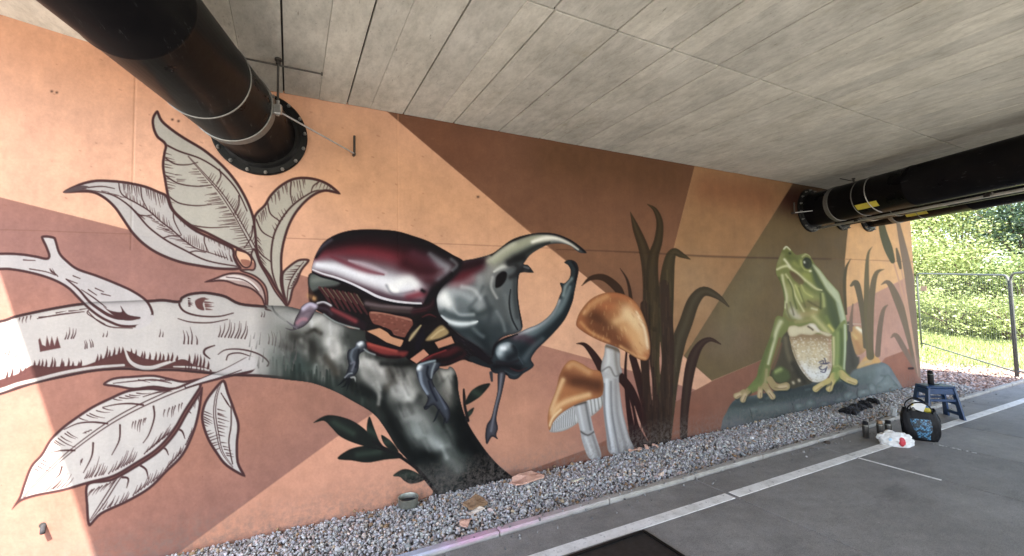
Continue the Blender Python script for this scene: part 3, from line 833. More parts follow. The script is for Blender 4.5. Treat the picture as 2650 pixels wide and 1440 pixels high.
air(zD((700, 530), (740, 590), (810, 590), (900, 570)), 8, (140, 140, 150), .7, c)
air(zD((860, 620), (920, 600), (975, 590)), 22, (140, 50, 66), .9, c)
blob(zD((966, 570))[0], 10, 7, 30, (20, 14, 20), .95, c)
air(zD((330, 470), (520, 545), (660, 600), (800, 630), (940, 640)), (8, 14, 18, 18, 12), (70, 40, 54), .6, c)
stroke(zD((165, 415), (240, 445), (340, 474), (440, 514), (540, 562), (640, 612), (760, 644), (880, 658), (950, 660)), (3, 5, 6, 7, 6, 5), (232, 232, 238), .9, clip=c)
air(zD((190, 320), (250, 235), (330, 180), (500, 138), (700, 138), (900, 185), (1100, 275), (1240, 350)), (12, 24, 36, 44, 44, 46, 36), BK, 1.0, c)
air(zD((185, 300), (230, 250), (300, 200)), 10, (92, 84, 100), .6, c)
stroke(zD((163, 432), (230, 466), (330, 490), (438, 530), (538, 580), (638, 632), (758, 662), (880, 674), (952, 676)), (4, 6, 6, 7, 7), BK)
# thorax with upper horn
owner('painted_thorax', 'silver grey thorax drawn out into the upper horn', bt)
th = fill(zD((1212, 400), (1252, 354), (1350, 334), (1460, 302), (1524, 260), (1584, 214), (1642, 184), (1740, 158), (1840, 148), (1932, 158), (2024, 194), (2094, 240), (2150, 292), (2110, 294), (2078, 278), (2030, 240), (1960, 226), (1880, 232), (1812, 262), (1744, 306), (1706, 354), (1694, 376), (1726, 384), (1756, 420), (1762, 438), (1692, 434), (1662, 450), (1652, 520), (1652, 600), (1664, 700), (1686, 832), (1644, 874), (1544, 904), (1484, 964), (1464, 1040), (1440, 1044), (1380, 986), (1300, 936), (1218, 876), (1136, 806), (1076, 744), (1054, 650), (1060, 590), (1096, 528), (1158, 470)), (96, 104, 108))
c = th.m
air(zD((1300, 420), (1420, 400), (1520, 340)), 60, (92, 88, 92), .8, c)
air(zD((1180, 500), (1260, 450), (1380, 390)), (34, 48, 24), (96, 26, 40), 1, c)
air(zD((1230, 400), (1340, 372), (1440, 340)), (24, 30, 16), (40, 14, 24), .95, c)
air(zD((1130, 520), (1240, 520), (1330, 480)), 22, (150, 108, 116), .7, c)
air(zD((1100, 560), (1090, 640), (1120, 720)), (34, 52, 44), (224, 228, 230), .95, c)
blob(zD((1130, 640))[0], 34, 26, 70, (250, 252, 250), 1, c)
air(zD((1190, 580), (1260, 600), (1330, 640)), 34, (176, 184, 188), .8, c)
air(zD((1230, 640), (1300, 690), (1250, 730)), 26, (112, 122, 126), .8, c)
air(zD((1380, 480), (1400, 580), (1390, 680), (1330, 750)), (30, 44, 40, 26), (158, 164, 166), .85, c)
air(zD((1470, 400), (1440, 470), (1480, 560)), 34, (150, 150, 148), .8, c)
air(zD((1400, 540), (1360, 620), (1300, 690)), 12, (88, 96, 100), .7, c)
air(zD((1320, 720), (1370, 740), (1460, 700)), 22, (60, 70, 72), .9, c)
air(zD((1460, 560), (1520, 660), (1580, 800)), 44, (86, 92, 94), .9, c)
air(zD((1090, 760), (1200, 830), (1330, 870), (1480, 900)), 50, (44, 56, 60), .95, c)
air(zD((1330, 800), (1440, 850), (1550, 850)), 46, (52, 62, 66), .9, c)
air(zD((1100, 750), (1150, 790), (1240, 808), (1330, 800), (1360, 790)), (6, 16, 18, 12, 4), (222, 230, 232), 1, c)
air(zD((1380, 900), (1420, 960), (1450, 1020)), 36, (30, 38, 42), .95, c)
air(zD((1330, 840), (1370, 880), (1400, 900)), 12, (100, 112, 116), .7, c)
air(zD((1560, 600), (1590, 700), (1630, 830)), 14, (110, 118, 120), .7, c)
stroke(zD((1600, 560), (1590, 660), (1610, 770), (1650, 850)), (3, 5, 4), (26, 28, 32), .9, clip=c)
air(zD((1630, 470), (1628, 600), (1650, 760)), 12, (62, 68, 70), .8, c)
stroke(zD((1654, 450), (1652, 600), (1664, 700), (1684, 830)), 5, BK, .9, clip=c)
ho = fill(zD((1490, 500), (1500, 460), (1540, 428), (1572, 440), (1566, 490), (1530, 536), (1492, 546)), (18, 14, 20), own=False, soft=4, clip=c)
air(zD((1480, 430), (1540, 395), (1620, 385)), (6, 14, 8), (210, 214, 210), .9, c)
air(zD((1120, 720), (1200, 760), (1300, 770)), 16, (70, 82, 86), .8, c)
air(zD((1250, 540), (1330, 560), (1380, 620)), 14, (206, 212, 214), .6, c)
air(zD((1180, 690), (1230, 740), (1330, 740)), 10, (186, 196, 198), .6, c)
air(zD((1420, 620), (1450, 720), (1440, 800)), 16, (58, 66, 70), .7, c)
air(zD((1500, 720), (1540, 790), (1560, 860)), 10, (126, 136, 138), .6, c)
air(zD((1470, 470), (1460, 540), (1500, 620)), 8, (196, 198, 196), .6, c)
rim(th, BK, 3.5, .7)
# horn sheen
air(zD((1480, 350), (1560, 290), (1660, 240), (1760, 200), (1860, 190)), (30, 44, 42, 36, 24), (164, 168, 146), 1, c)
air(zD((1440, 350), (1530, 290), (1620, 230)), 16, (196, 198, 178), .7, c)
air(zD((1760, 215), (1860, 185), (1950, 190), (2030, 225), (2090, 268)), (10, 16, 14, 10, 5), (240, 242, 232), 1, c)
air(zD((1640, 340), (1700, 300), (1790, 250), (1880, 222)), (28, 22, 16, 8), (40, 44, 44), .95, c)
air(zD((1590, 360), (1640, 340), (1690, 330)), 20, (30, 30, 32), .95, c)
air(zD((1460, 306), (1584, 218), (1740, 160), (1840, 150), (1932, 160), (2024, 196), (2094, 242), (2140, 285)), (8, 8, 8, 9, 12, 14, 10), BK, 1, c)
air(zD((1660, 440), (1700, 400), (1740, 420)), 22, (34, 36, 42), 1, c)
air(zD((1700, 395), (1730, 405)), 6, (120, 124, 130), .7, c)
air(zD((1590, 380), (1650, 390), (1650, 440), (1600, 470)), 14, (36, 36, 40), .8, c)
stroke(zD((1212, 400), (1158, 472), (1098, 530), (1062, 592), (1056, 650), (1078, 744), (1140, 806)), (8, 9, 8, 6, 5), BK, .95)
air(zD((1240, 370), (1190, 440), (1110, 510), (1040, 570), (1000, 640)), (12, 20, 26, 26, 20), (20, 16, 22), 1)
air(zD((1170, 340), (1210, 380), (1180, 420)), 10, (130, 134, 140), .6)
# head with lower horn
owner('painted_head', 'dark slate head with the lower forked horn', bt)
hd = fill(zD((1470, 1040), (1484, 970), (1550, 918), (1650, 876), (1722, 842), (1802, 810), (1876, 754), (1924, 688), (1954, 610), (1972, 560), (1958, 512), (1990, 514), (2026, 478), (2036, 424), (2018, 384), (1990, 362), (2030, 344), (2076, 366), (2092, 420), (2078, 500), (2062, 580), (2046, 654), (1998, 766), (1928, 856), (1848, 938), (1788, 996), (1748, 1062), (1768, 1106), (1744, 1136), (1694, 1166), (1644, 1208), (1590, 1202), (1566, 1162), (1500, 1168), (1462, 1150), (1450, 1100)), (44, 56, 62))
c = hd.m
air(zD((1640, 890), (1740, 850), (1830, 800), (1900, 730), (1950, 640)), (18, 26, 24, 18, 10), (236, 240, 244), 1, c)
air(zD((1700, 900), (1820, 850), (1920, 760), (1990, 640), (2030, 540)), (20, 26, 24, 18, 8), (108, 126, 132), .9, c)
air(zD((1680, 1000), (1800, 930), (1920, 820), (2000, 720), (2050, 600)), (30, 34, 26, 16, 10), (26, 36, 42), .95, c)
air(zD((1980, 600), (2000, 530), (2040, 480)), 10, (150, 170, 172), .8, c)
air(zD((2050, 360), (2080, 420), (2068, 500)), 8, BK, .9, c)
air(zD((1620, 900), (1700, 910), (1760, 940)), 22, (66, 40, 52), .7, c)
air(zD((1700, 1060), (1760, 980), (1830, 920)), 16, (84, 96, 102), .7, c)
rim(hd, BK, 3, .7)
eb = fill(zD((1496, 985), (1530, 950), (1590, 940), (1640, 975), (1656, 1030), (1640, 1075), (1580, 1085), (1520, 1070), (1494, 1030)), (58, 70, 76), own=False, soft=5)
air(zD((1520, 1020), (1540, 980), (1580, 965)), 24, (176, 188, 194), .95, eb.m)
blob(zD((1546, 985))[0], 12, 9, 0, (236, 242, 246), .95, eb.m)
air(zD((1590, 1060), (1640, 1020), (1630, 970)), 20, (24, 28, 34), .9, eb.m)
air(zD((1480, 1120), (1560, 1110), (1660, 1130)), 22, (18, 16, 22), .95, c)
air(zD((1500, 1085), (1580, 1095), (1650, 1075)), 8, (34, 30, 36), .9, c)
for q, col in ((((1600, 1130), (1660, 1150), (1720, 1125)), (70, 28, 32)), (((1560, 1150), (1620, 1180), (1660, 1170)), (60, 68, 76)), (((1660, 1050), (1690, 1100)), (70, 80, 90))):
    stroke(zD(*q), (3, 4, 2), col, .8, clip=c)
stroke(zD((1470, 1030), (1490, 960), (1560, 915), (1650, 885)), (6, 6, 3), BK, .95)
stroke(zD((1200, 890), (1300, 950), (1400, 1030), (1460, 1090)), (6, 8, 8), (24, 18, 24))
air(zD((1220, 910), (1320, 980), (1420, 1060)), 22, (26, 18, 26), .9, und.m)
for k in range(26):
    x_ = prng.uniform(1190, 1330); y_ = prng.uniform(910, 1050)
    stroke(zD((x_, y_), (x_ + 20, y_ + 14)), (1.5, 2.5, .5), (70, 40, 44) if k % 2 else (58, 58, 66), .7, clip=und.m)
fill(zD((1296, 1070), (1330, 1040), (1420, 1090), (1470, 1120), (1460, 1130), (1380, 1110)), (30, 34, 38), own=False)
# legs
def leg(label, parts):
    owner('painted_leg', label, bt)
    out = []
    for pts, col in parts:
        s = fill(pts, col); rim(s, BK, 4.2, .95); out.append(s)
    return out


l = leg('lilac hind leg on top of the branch', [(q3((250, 196), (340, 176), (420, 206), (480, 254), (604, 302), (744, 372), (826, 424), (806, 506), (700, 474), (556, 444), (436, 382), (326, 312), (246, 262)), (40, 22, 28)), (q3((0, 492), (16, 384), (58, 302), (98, 228), (180, 186), (262, 206), (280, 240), (240, 296), (192, 382), (112, 462)), (128, 110, 122))])
air(q3((440, 270), (560, 330), (700, 400)), 13, (140, 50, 56), .9, l[0].m)
air(q3((340, 320), (460, 400), (600, 452), (740, 488)), 4, (150, 160, 156), .85)
air(q3((270, 196), (340, 182), (420, 222)), 7, (206, 202, 206), .95, l[0].m)
air(q3((300, 250), (380, 270), (430, 320)), 8, (66, 50, 60), .8, l[0].m)
air(q3((110, 260), (180, 210), (240, 230)), 13, (196, 186, 206), .95, l[1].m)
air(q3((90, 330), (160, 290), (220, 290)), 8, (108, 92, 104), .8, l[1].m)
air(q3((40, 420), (90, 380), (140, 380)), 10, (176, 120, 132), .8, l[1].m)
stroke(q3((30, 480), (-30, 440), (-80, 400)), (6, 4, 1), (104, 96, 104))
stroke(q3((20, 490), (-30, 500), (-90, 480)), (4, 3, 1), (70, 62, 68))
l = leg('red middle leg gripping the trunk', [(q3((812, 632), (930, 664), (1060, 700), (1180, 726), (1300, 742), (1250, 814), (1080, 822), (936, 786), (846, 736)), (140, 42, 36)), (q3((716, 640), (800, 620), (828, 680), (806, 732), (744, 780), (740, 880), (720, 980), (646, 1044), (576, 1066), (598, 990), (622, 900), (606, 800), (622, 730), (690, 698)), (60, 66, 74))])
air(q3((850, 660), (1000, 700), (1160, 740)), 9, (176, 66, 50), .9, l[0].m)
air(q3((860, 740), (1000, 800), (1200, 815)), 12, (30, 10, 16), .95, l[0].m)
blob(q3((752, 658))[0], 12, 9, -30, (226, 232, 234), 1, l[1].m)
air(q3((720, 690), (670, 730), (650, 800), (670, 860)), 8, (104, 114, 124), .9, l[1].m)
air(q3((740, 730), (720, 830), (700, 920)), 6, (26, 28, 36), .95, l[1].m)
air(q3((650, 880), (690, 870), (660, 960)), 6, (116, 116, 128), .8, l[1].m)
air(q3((800, 720), (840, 750), (920, 780)), 5, (150, 156, 158), .8)
for q in (((590, 1050), (540, 1100), (500, 1130)), ((620, 1060), (580, 1130), (540, 1150)), ((640, 1060), (620, 1120), (600, 1190))):
    stroke(q3(*q), (7, 5, 1), (18, 20, 24))
air(q3((580, 1040), (620, 1000), (660, 990)), 4, (156, 162, 166), .8)
stroke(q3((650, 1040), (690, 1040), (700, 1090)), (4, 5, 1), (176, 176, 168), .8)
l = leg('grey front leg reaching down the trunk', [(q3((1420, 872), (1540, 790), (1680, 738), (1850, 676), (1960, 770), (1860, 852), (1700, 884), (1560, 862)), (78, 20, 24)), (zE((850, 134), (888, 100), (1006, 76), (1004, 132), (956, 200), (976, 270), (1026, 340), (1066, 400), (1076, 462), (1052, 508), (1034, 474), (998, 424), (962, 384), (918, 416), (900, 404), (926, 340), (886, 270), (856, 200)), (66, 72, 82))])
air(q3((1450, 850), (1580, 780), (1720, 730)), 6, (140, 36, 36), .9, l[0].m)
air(q3((1600, 850), (1760, 830), (1900, 760)), 18, (18, 10, 14), .95, l[0].m)
blob(q3((1420, 925))[0], 13, 10, -60, (232, 240, 242), 1, l[1].m)
air(q3((1440, 890), (1540, 860), (1600, 850)), 6, (150, 168, 174), .9, l[1].m)
air(q3((1430, 990), (1450, 1110), (1510, 1220)), 10, (138, 150, 164), .95, l[1].m)
air(q3((1520, 920), (1510, 1000), (1540, 1060)), 7, (24, 28, 38), .95, l[1].m)
air(q3((1600, 880), (1570, 960), (1560, 1040)), 6, (150, 160, 164), .8, l[1].m)
air(q3((1530, 1080), (1560, 1180), (1620, 1300)), 6, (30, 32, 46), .95, l[1].m)
air(q3((1600, 1160), (1670, 1290), (1720, 1390)), 7, (92, 98, 112), .9, l[1].m)
for q in (((905, 400), (940, 390)), ((1000, 420), (975, 480), (960, 500)), ((1040, 480), (1030, 520))):
    stroke(zE(*q), (6, 4, 1), (30, 32, 38))
l = leg('thin grey front leg dangling below the head', [(zE((1398, 170), (1446, 170), (1426, 290), (1398, 404), (1386, 480), (1396, 540), (1384, 586), (1394, 614), (1356, 598), (1322, 648), (1312, 590), (1322, 520), (1350, 474), (1370, 400), (1394, 290)), (84, 82, 90))])
air(zE((1420, 180), (1405, 300), (1380, 400), (1350, 560)), 6, (126, 124, 132), .8, l[0].m)
stroke(zE((1350, 170), (1356, 222)), (9, 6), (60, 58, 64), own=True)
# ---- dark grass clump behind the mushrooms
def blade(pts, w, col, lab=None, hi=None, name='painted_grass_blade'):
    owner(name, lab)
    w = tuple(x * 1.25 for x in w); col = tuple(x * .84 for x in col)
    stroke(zF(*pts), w, col, own=True)
    if hi:
        air(zF(*pts), tuple(x * .45 for x in w), hi, .5)


GB = (72, 54, 34); GD = (62, 30, 26)
blade(((450, 135), (480, 220), (520, 330), (545, 470), (560, 700), (560, 1000), (580, 1300)), (1, 15, 22, 28, 40, 34, 26), (74, 56, 34), 'tallest left grass blade, straight and pointed', (90, 74, 46))
blade(((535, 95), (575, 125), (598, 190), (590, 280), (566, 360), (560, 470), (575, 700)), (1, 9, 14, 18, 22, 26, 30), (70, 54, 30), 'tall grass blade with its tip hooked to the left', (86, 70, 42))
blade(((750, 372), (705, 350), (668, 336), (645, 390), (630, 540), (620, 800), (610, 1050), (600, 1300)), (2, 12, 16, 24, 32, 34, 30, 26), (76, 62, 36), 'grass blade bent over sharply to the right at its tip', (92, 80, 50))
blade(((945, 610), (890, 560), (820, 534), (768, 585), (730, 690), (690, 800), (650, 1000), (625, 1290)), (3, 12, 20, 26, 28, 30, 32, 24), (80, 66, 44), 'wide grass blade arching over to the right', (98, 88, 62))
blade(((905, 800), (850, 776), (800, 805), (762, 880), (738, 1000), (722, 1150), (718, 1262)), (2, 9, 16, 22, 20, 17, 15), (72, 46, 36), 'separate short arched blade right of the grass clump', (84, 66, 50))
blade(((205, 506), (250, 468), (312, 464), (372, 505), (405, 560), (430, 700)), (1, 9, 14, 17, 16, 14), (74, 48, 30), 'blade curling left above the larger mushroom')
blade(((398, 418), (435, 480), (452, 575), (450, 700)), (1, 5, 8, 8), (70, 46, 30), 'thin blade tip above the larger mushroom')
blade(((178, 797), (225, 806), (285, 885), (330, 980), (380, 1100)), (1, 9, 16, 18, 14), (66, 36, 30), 'blade curling left between the two mushrooms')
blade(((432, 820), (425, 950), (440, 1120), (470, 1300)), (4, 6, 10, 16), GD, 'dark blade right beside the taller mushroom stem')
blade(((400, 965), (455, 1040), (492, 1160), (505, 1305)), (18, 18, 22, 26), GD, 'dark short blade at the root of the clump, leaning left')
blade(((460, 860), (500, 1000), (540, 1150), (560, 1305)), (14, 18, 22, 24), (66, 36, 28), 'dark middle blade in the clump')
blade(((520, 600), (530, 850), (560, 1100), (590, 1300)), (16, 26, 30, 30), (70, 46, 32), 'broad central blade of the clump')
blade(((620, 500), (640, 800), (630, 1060), (620, 1300)), (20, 26, 28, 26), (74, 52, 36), 'broad right hand blade of the clump')
CUR[0] = 0
for q in (((600, 790), (602, 880), (600, 950)), ((545, 880), (555, 1000), (560, 1080)), ((470, 1110), (500, 1210), (540, 1290))):
    stroke(zF(*q), (1, 6, 1), (196, 140, 116))
CLUMP = np.isin(OWN, [i for i, q in enumerate(OWNERS) if q and q[0] == 'painted_grass_blade']).astype(np.float32)
for k in range(260):
    x_, y_ = prng.uniform(505, 680), prng.uniform(420, 1280)
    g_ = prng.uniform(.7, 1.5)
    y2 = y_ + prng.uniform(40, 120)
    i0, j0 = int((zF((x_, y_))[0][1] - CY0) / STEP), int((zF((x_, y_))[0][0] - CX0) / STEP)
    base = CAN[i0, j0]
    if OWN[i0, j0] and base.mean() < .35:
        air(zF((x_, y_), (x_ + (x_ - 590) * .02, y2)), 3, tuple(base * 255 * g_), .5, CLUMP)

# ---- mushrooms
def mushroom_cap(lab, pts):
    owner('painted_mushroom_cap', lab); return fill(pts, (176, 114, 58))


m1 = owner('painted_mushroom', 'tall mushroom with a brown cap and long white stem')
s = fill(zF((330, 800), (392, 826), (398, 900), (408, 940), (392, 962), (398, 1050), (414, 1150), (442, 1260), (466, 1340), (350, 1352), (328, 1250), (313, 1120), (310, 1000), (302, 920), (318, 850)), (186, 184, 182))
for q, w, col, a in ((((330, 980), (335, 1150), (365, 1340)), 10, (226, 228, 230), .9), (((375, 980), (385, 1150), (430, 1330)), 10, (150, 146, 144), .8), (((352, 990), (358, 1150), (392, 1340)), 6, (120, 120, 122), .7), (((318, 1000), (322, 1150), (350, 1330)), 5, (128, 128, 134), .7), (((395, 1000), (405, 1150), (450, 1330)), 6, (206, 204, 200), .7), (((335, 820), (340, 880), (325, 930)), 10, (214, 214, 212), .8), (((375, 830), (380, 900), (390, 945)), 10, (136, 130, 122), .8), (((308, 935), (345, 915), (372, 960), (402, 950)), 5, (112, 108, 104), .7), (((330, 810), (370, 822), (395, 835)), 9, (96, 76, 58), .8)):
    air(zF(*q), w, col, a, s.m)
rim(s, (112, 104, 100), 3, .6)
owner('painted_cap', 'shiny brown cap with a pale highlight', m1)
s = fill(zF((178, 692), (196, 640), (246, 578), (308, 546), (370, 540), (432, 556), (484, 598), (524, 680), (544, 760), (549, 840), (532, 880), (490, 874), (440, 844), (380, 814), (300, 784), (240, 754), (188, 718)), (186, 108, 48))
for q, w, col, a in ((((250, 720), (310, 740), (390, 790), (440, 820)), 38, (122, 68, 28), .9), (((250, 650), (310, 670), (370, 720)), 50, (104, 58, 24), .8), (((270, 665), (320, 690)), 30, (84, 46, 20), .6), (((300, 580), (360, 575), (420, 600)), 26, (150, 92, 44), .7), (((220, 640), (270, 590), (330, 560)), 18, (206, 146, 84), .8), (((380, 680), (440, 660), (480, 700)), 34, (220, 174, 112), .85), (((430, 640), (475, 700), (505, 790)), 46, (236, 200, 146), .85), (((420, 720), (470, 760), (500, 830)), 30, (214, 160, 96), .9), (((380, 640), (340, 660)), 26, (168, 106, 52), .7), (((200, 690), (250, 740), (340, 785)), 10, (206, 140, 70), .8), (((400, 812), (470, 855), (525, 872)), 9, (226, 170, 100), .8), (((480, 640), (520, 720), (538, 820)), 8, (250, 232, 196), .7)):
    air(zF(*q), w, col, a, s.m)
for k in range(120):
    x_, y_ = prng.uniform(180, 545), prng.uniform(545, 880)
    air(zF((x_, y_), (x_ + (x_ - 340) * .08, y_ + 16)), 3.5, (150, 90, 42) if k % 2 else (232, 190, 130), .22, s.m)
rim(s, (98, 56, 26), 2.6, .6)
m2 = owner('painted_mushroom', 'small mushroom with flared brown cap and pale gills')
s = fill(zF((40, 1228), (58, 1186), (98, 1144), (160, 1112), (240, 1070), (306, 1055), (308, 1112), (252, 1164), (236, 1150), (180, 1200), (120, 1234), (58, 1244)), (196, 196, 192))
for k in range(26):
    t = k / 25.
    a0 = (170 - 110 * t, 1112 + 90 * t); a1 = (176 - 120 * t, 1196 + 42 * t)
    air(zF(a0, a1), 3.2, (112, 108, 106) if k % 2 else (228, 228, 226), .7, s.m)
for k in range(8):
    t = k / 7.
    air(zF((240 + 64 * t, 1078 - 14 * t), (250 + 60 * t, 1160 - 50 * t)), 3.2, (122, 116, 112) if k % 2 else (216, 214, 210), .7, s.m)
rim(s, (120, 104, 90), 3, .6)
s = fill(zF((163, 1104), (230, 1082), (250, 1160), (268, 1240), (304, 1366), (244, 1376), (208, 1290), (198, 1240), (184, 1180)), (178, 176, 174))
for q, w, col, a in ((((190, 1110), (215, 1230)), 8, (214, 214, 214), .8), (((225, 1100), (250, 1230)), 7, (112, 110, 110), .8), (((200, 1240), (235, 1258), (268, 1240)), 5, (92, 86, 82), .9), (((225, 1270), (262, 1370)), 8, (220, 218, 214), .8), (((260, 1260), (292, 1360)), 7, (128, 122, 118), .7), (((170, 1108), (225, 1092)), 6, (70, 58, 50), .8)):
    air(zF(*q), w, col, a, s.m)
owner('painted_cap', 'flared brown cap with a pale rim', m2)
s = fill(zF((158, 880), (202, 896), (252, 926), (304, 946), (308, 1054), (240, 1080), (170, 1106), (100, 1150), (60, 1195), (44, 1234), (34, 1192), (42, 1120), (76, 1030), (96, 950), (126, 898)), (194, 122, 58))
for q, w, col, a in ((((130, 965), (200, 1000), (290, 1015)), 52, (118, 64, 28), .85), (((170, 990), (220, 990), (280, 1005)), 30, (86, 46, 20), .7), (((140, 910), (170, 900), (240, 940)), 18, (206, 148, 86), .9), (((90, 1060), (130, 1040), (200, 1050)), 28, (176, 108, 48), .9), (((60, 1150), (90, 1110), (150, 1080), (240, 1055)), 16, (236, 186, 120), .9), (((52, 1130), (80, 1050), (110, 980)), 14, (232, 184, 122), .9), (((44, 1210), (60, 1170), (100, 1130)), 7, (250, 214, 156), .9)):
    air(zF(*q), w, col, a, s.m)
rim(s, (128, 78, 40), 2.4, .55)

# ---- rock under the frog
q1 = Z(1980, 620, 5.383); q2 = Z(1880, 830, 5.0)
rk = owner('painted_rock', 'blue grey rock the painted frog sits on')
s = fill(q2((-60, 1330), (0, 1190), (60, 1080), (150, 1010), (400, 960), (700, 900), (830, 850), (1000, 800), (1300, 780), (1560, 700), (1640, 640), (1720, 600), (1880, 565), (2000, 540), (2105, 590), (2190, 720), (2290, 890), (2330, 1000), (2000, 1100), (1400, 1250), (700, 1400), (0, 1500)), (110, 114, 115))
c = s.m
for q, w, col, a in ((((40, 1120), (300, 1060), (700, 1000), (1100, 930), (1500, 880)), 34, (66, 78, 76), .95), (((500, 960), (900, 880), (1200, 850), (1500, 830)), 20, (58, 66, 64), .8),
                     (((1680, 680), (1800, 680), (1950, 640)), 34, (122, 132, 126), .9), (((1600, 780), (1750, 780), (1880, 760)), 30, (108, 120, 114), .9),
                     (((2020, 800), (2100, 800), (2180, 850)), 44, (152, 164, 160), .95), (((1980, 640), (2050, 600), (2090, 650)), 18, (136, 148, 146), .9),
                     (((0, 1230), (120, 1180), (220, 1220)), 26, (96, 108, 104), .9), (((340, 1180), (560, 1140), (760, 1130)), 22, (110, 122, 116), .8), (((300, 1260), (600, 1230), (900, 1180)), 26, (86, 98, 94), .8)):
    air(q2(*q), w, col, a, c)
blocks = [((1700, 930), (1740, 890), (1830, 885), (1860, 930), (1850, 1000), (1760, 1010), (1710, 990)), ((1830, 830), (1880, 805), (1930, 850), (1950, 950), (1900, 1000), (1870, 930)),
          ((1520, 960), (1580, 925), (1650, 935), (1690, 1000), (1620, 1050), (1540, 1040)), ((1390, 1060), (1440, 1005), (1510, 990), (1530, 1050), (1470, 1090)),
          ((1190, 1080), (1240, 1050), (1310, 1060), (1370, 1090), (1340, 1140), (1220, 1140)), ((1020, 1070), (1080, 1010), (1140, 1030), (1170, 1090), (1120, 1140), (1040, 1130)),
          ((880, 1100), (920, 1070), (1000, 1080), (1020, 1140), (960, 1180), (890, 1160)), ((1940, 840), (2000, 780), (2080, 700), (2150, 760), (2240, 890), (2100, 920), (1960, 930))]
for k, pl in enumerate(blocks):
    bl = fill(q2(*pl), (134, 148, 142) if k < 3 or k == 7 else (112, 126, 120), own=False, soft=4, a=.85, clip=c)
    rim(bl, (80, 92, 90), 3, .6)
    P_ = np.array(pl).mean(0); blob(q2((P_[0] - 10, P_[1] - 14))[0], 8, 6, -20, (164, 176, 172), .5, bl.m)
for k in range(150):
    x_, y_ = prng.uniform(0, 2260), prng.uniform(700, 1400)
    blob(q2((x_, y_))[0], prng.uniform(3, 10), prng.uniform(2, 5), prng.uniform(-50, 20), (66, 78, 74) if k % 2 else (138, 150, 146), .28, c)
for q in (((300, 1140), (320, 1200), (340, 1300)), ((850, 1070), (870, 1150), (860, 1230)), ((1700, 880), (1690, 960), (1720, 1040))):
    stroke(q2(*q), (2, 2.6, 1), (56, 66, 64), .7, clip=c)

# ---- frog
fr = owner('painted_frog', 'green frog with raised head sitting on the painted rock')
# shade behind the limbs and the hind leg
s = fill(q2((700, 180), (840, 180), (900, 480), (1000, 680), (1110, 800), (960, 850), (820, 880), (640, 800), (560, 740), (600, 560), (660, 380)), (84, 76, 56))
air(q2((760, 230), (790, 420), (860, 620)), 12, (118, 108, 82), .8, s.m)
air(q2((700, 300), (660, 460), (600, 620)), 9, (128, 92, 66), .8, s.m)
air(q2((860, 560), (940, 700), (1010, 790)), 16, (58, 54, 42), .8, s.m)
hl = fill(q2((590, 700), (640, 620), (720, 600), (800, 660), (820, 740), (740, 800), (640, 780)), (84, 98, 50), own=False, soft=10)
air(q2((640, 660), (700, 630)), 12, (146, 166, 84), .9, hl.m)
for x_, y_ in ((865, 805), (940, 775)):
    blob(q2((x_, y_))[0], 6, 5, 60, (206, 188, 152), .95)
s = fill(q2((1540, 70), (1640, 70), (1680, 430), (1720, 480), (1710, 600), (1640, 650), (1570, 720), (1530, 640)), (94, 90, 76), soft=6)
air(q2((1590, 150), (1610, 400), (1640, 580)), 16, (78, 76, 64), .7, s.m)
s = fill(q2((1615, 90), (1720, 76), (1795, 150), (1858, 260), (1830, 350), (1750, 430), (1680, 435), (1640, 330), (1612, 200)), (204, 160, 94))
air(q2((1690, 90), (1790, 170), (1846, 290)), (9, 12, 6), (246, 240, 212), 1, s.m)
air(q2((1650, 200), (1700, 320), (1730, 410)), 16, (186, 132, 78), .8, s.m)
air(q2((1640, 180), (1680, 230)), 10, (222, 190, 108), .8, s.m)
rim(s, (150, 120, 90), 3, .4)
stroke(q2((1560, 52), (1650, 44), (1740, 50)), 2.4, (206, 190, 164), .8)
s = fill(q2((1690, 620), (1740, 540), (1800, 470), (1880, 425), (1960, 480), (1990, 540), (1900, 560), (1800, 590)), (222, 170, 88), soft=5)
air(q2((1720, 590), (1800, 540), (1860, 530)), 10, (206, 176, 122), .8, s.m)
# belly
s = fill(q2((828, 185), (1000, 170), (1180, 160), (1352, 205), (1388, 300), (1376, 500), (1345, 660), (1290, 755), (1200, 796), (1100, 784), (1018, 704), (948, 604), (876, 452), (838, 320)), (192, 168, 122))
air(q2((1000, 620), (1120, 700), (1290, 680)), 54, (234, 232, 226), .95, s.m)
air(q2((960, 440), (1100, 480), (1280, 450)), 44, (216, 198, 158), .8, s.m)
air(q2((850, 210), (1080, 190), (1350, 230)), 24, (150, 122, 84), .9, s.m)
air(q2((1340, 260), (1350, 420), (1330, 600)), 12, (190, 150, 120), .6, s.m)
air(q2((850, 330), (920, 520), (1010, 670), (1100, 770)), 6, (150, 128, 96), .6, s.m)
for k in range(460):
    x_, y_ = prng.uniform(840, 1380), prng.uniform(220, 780)
    blob(q2((x_, y_))[0], 2.4, 2.0, 0, (246, 242, 230) if k % 3 else (160, 142, 106), .4, s.m)
owner('painted_signature', 'small scribbled blue mark on the frog belly', fr)
fill(q2((1180, 500), (1340, 480), (1345, 620), (1270, 690), (1180, 640)), None)
for q in (((1200, 540), (1250, 520), (1260, 560), (1330, 545)), ((1270, 490), (1290, 560)), ((1220, 560), (1310, 555)), ((1230, 590), (1200, 610), (1240, 640), (1290, 620), (1270, 670), (1220, 660)), ((1300, 600), (1280, 650))):
    stroke(q2(*q), 3.2, (82, 78, 104), .8)
CUR[0] = fr
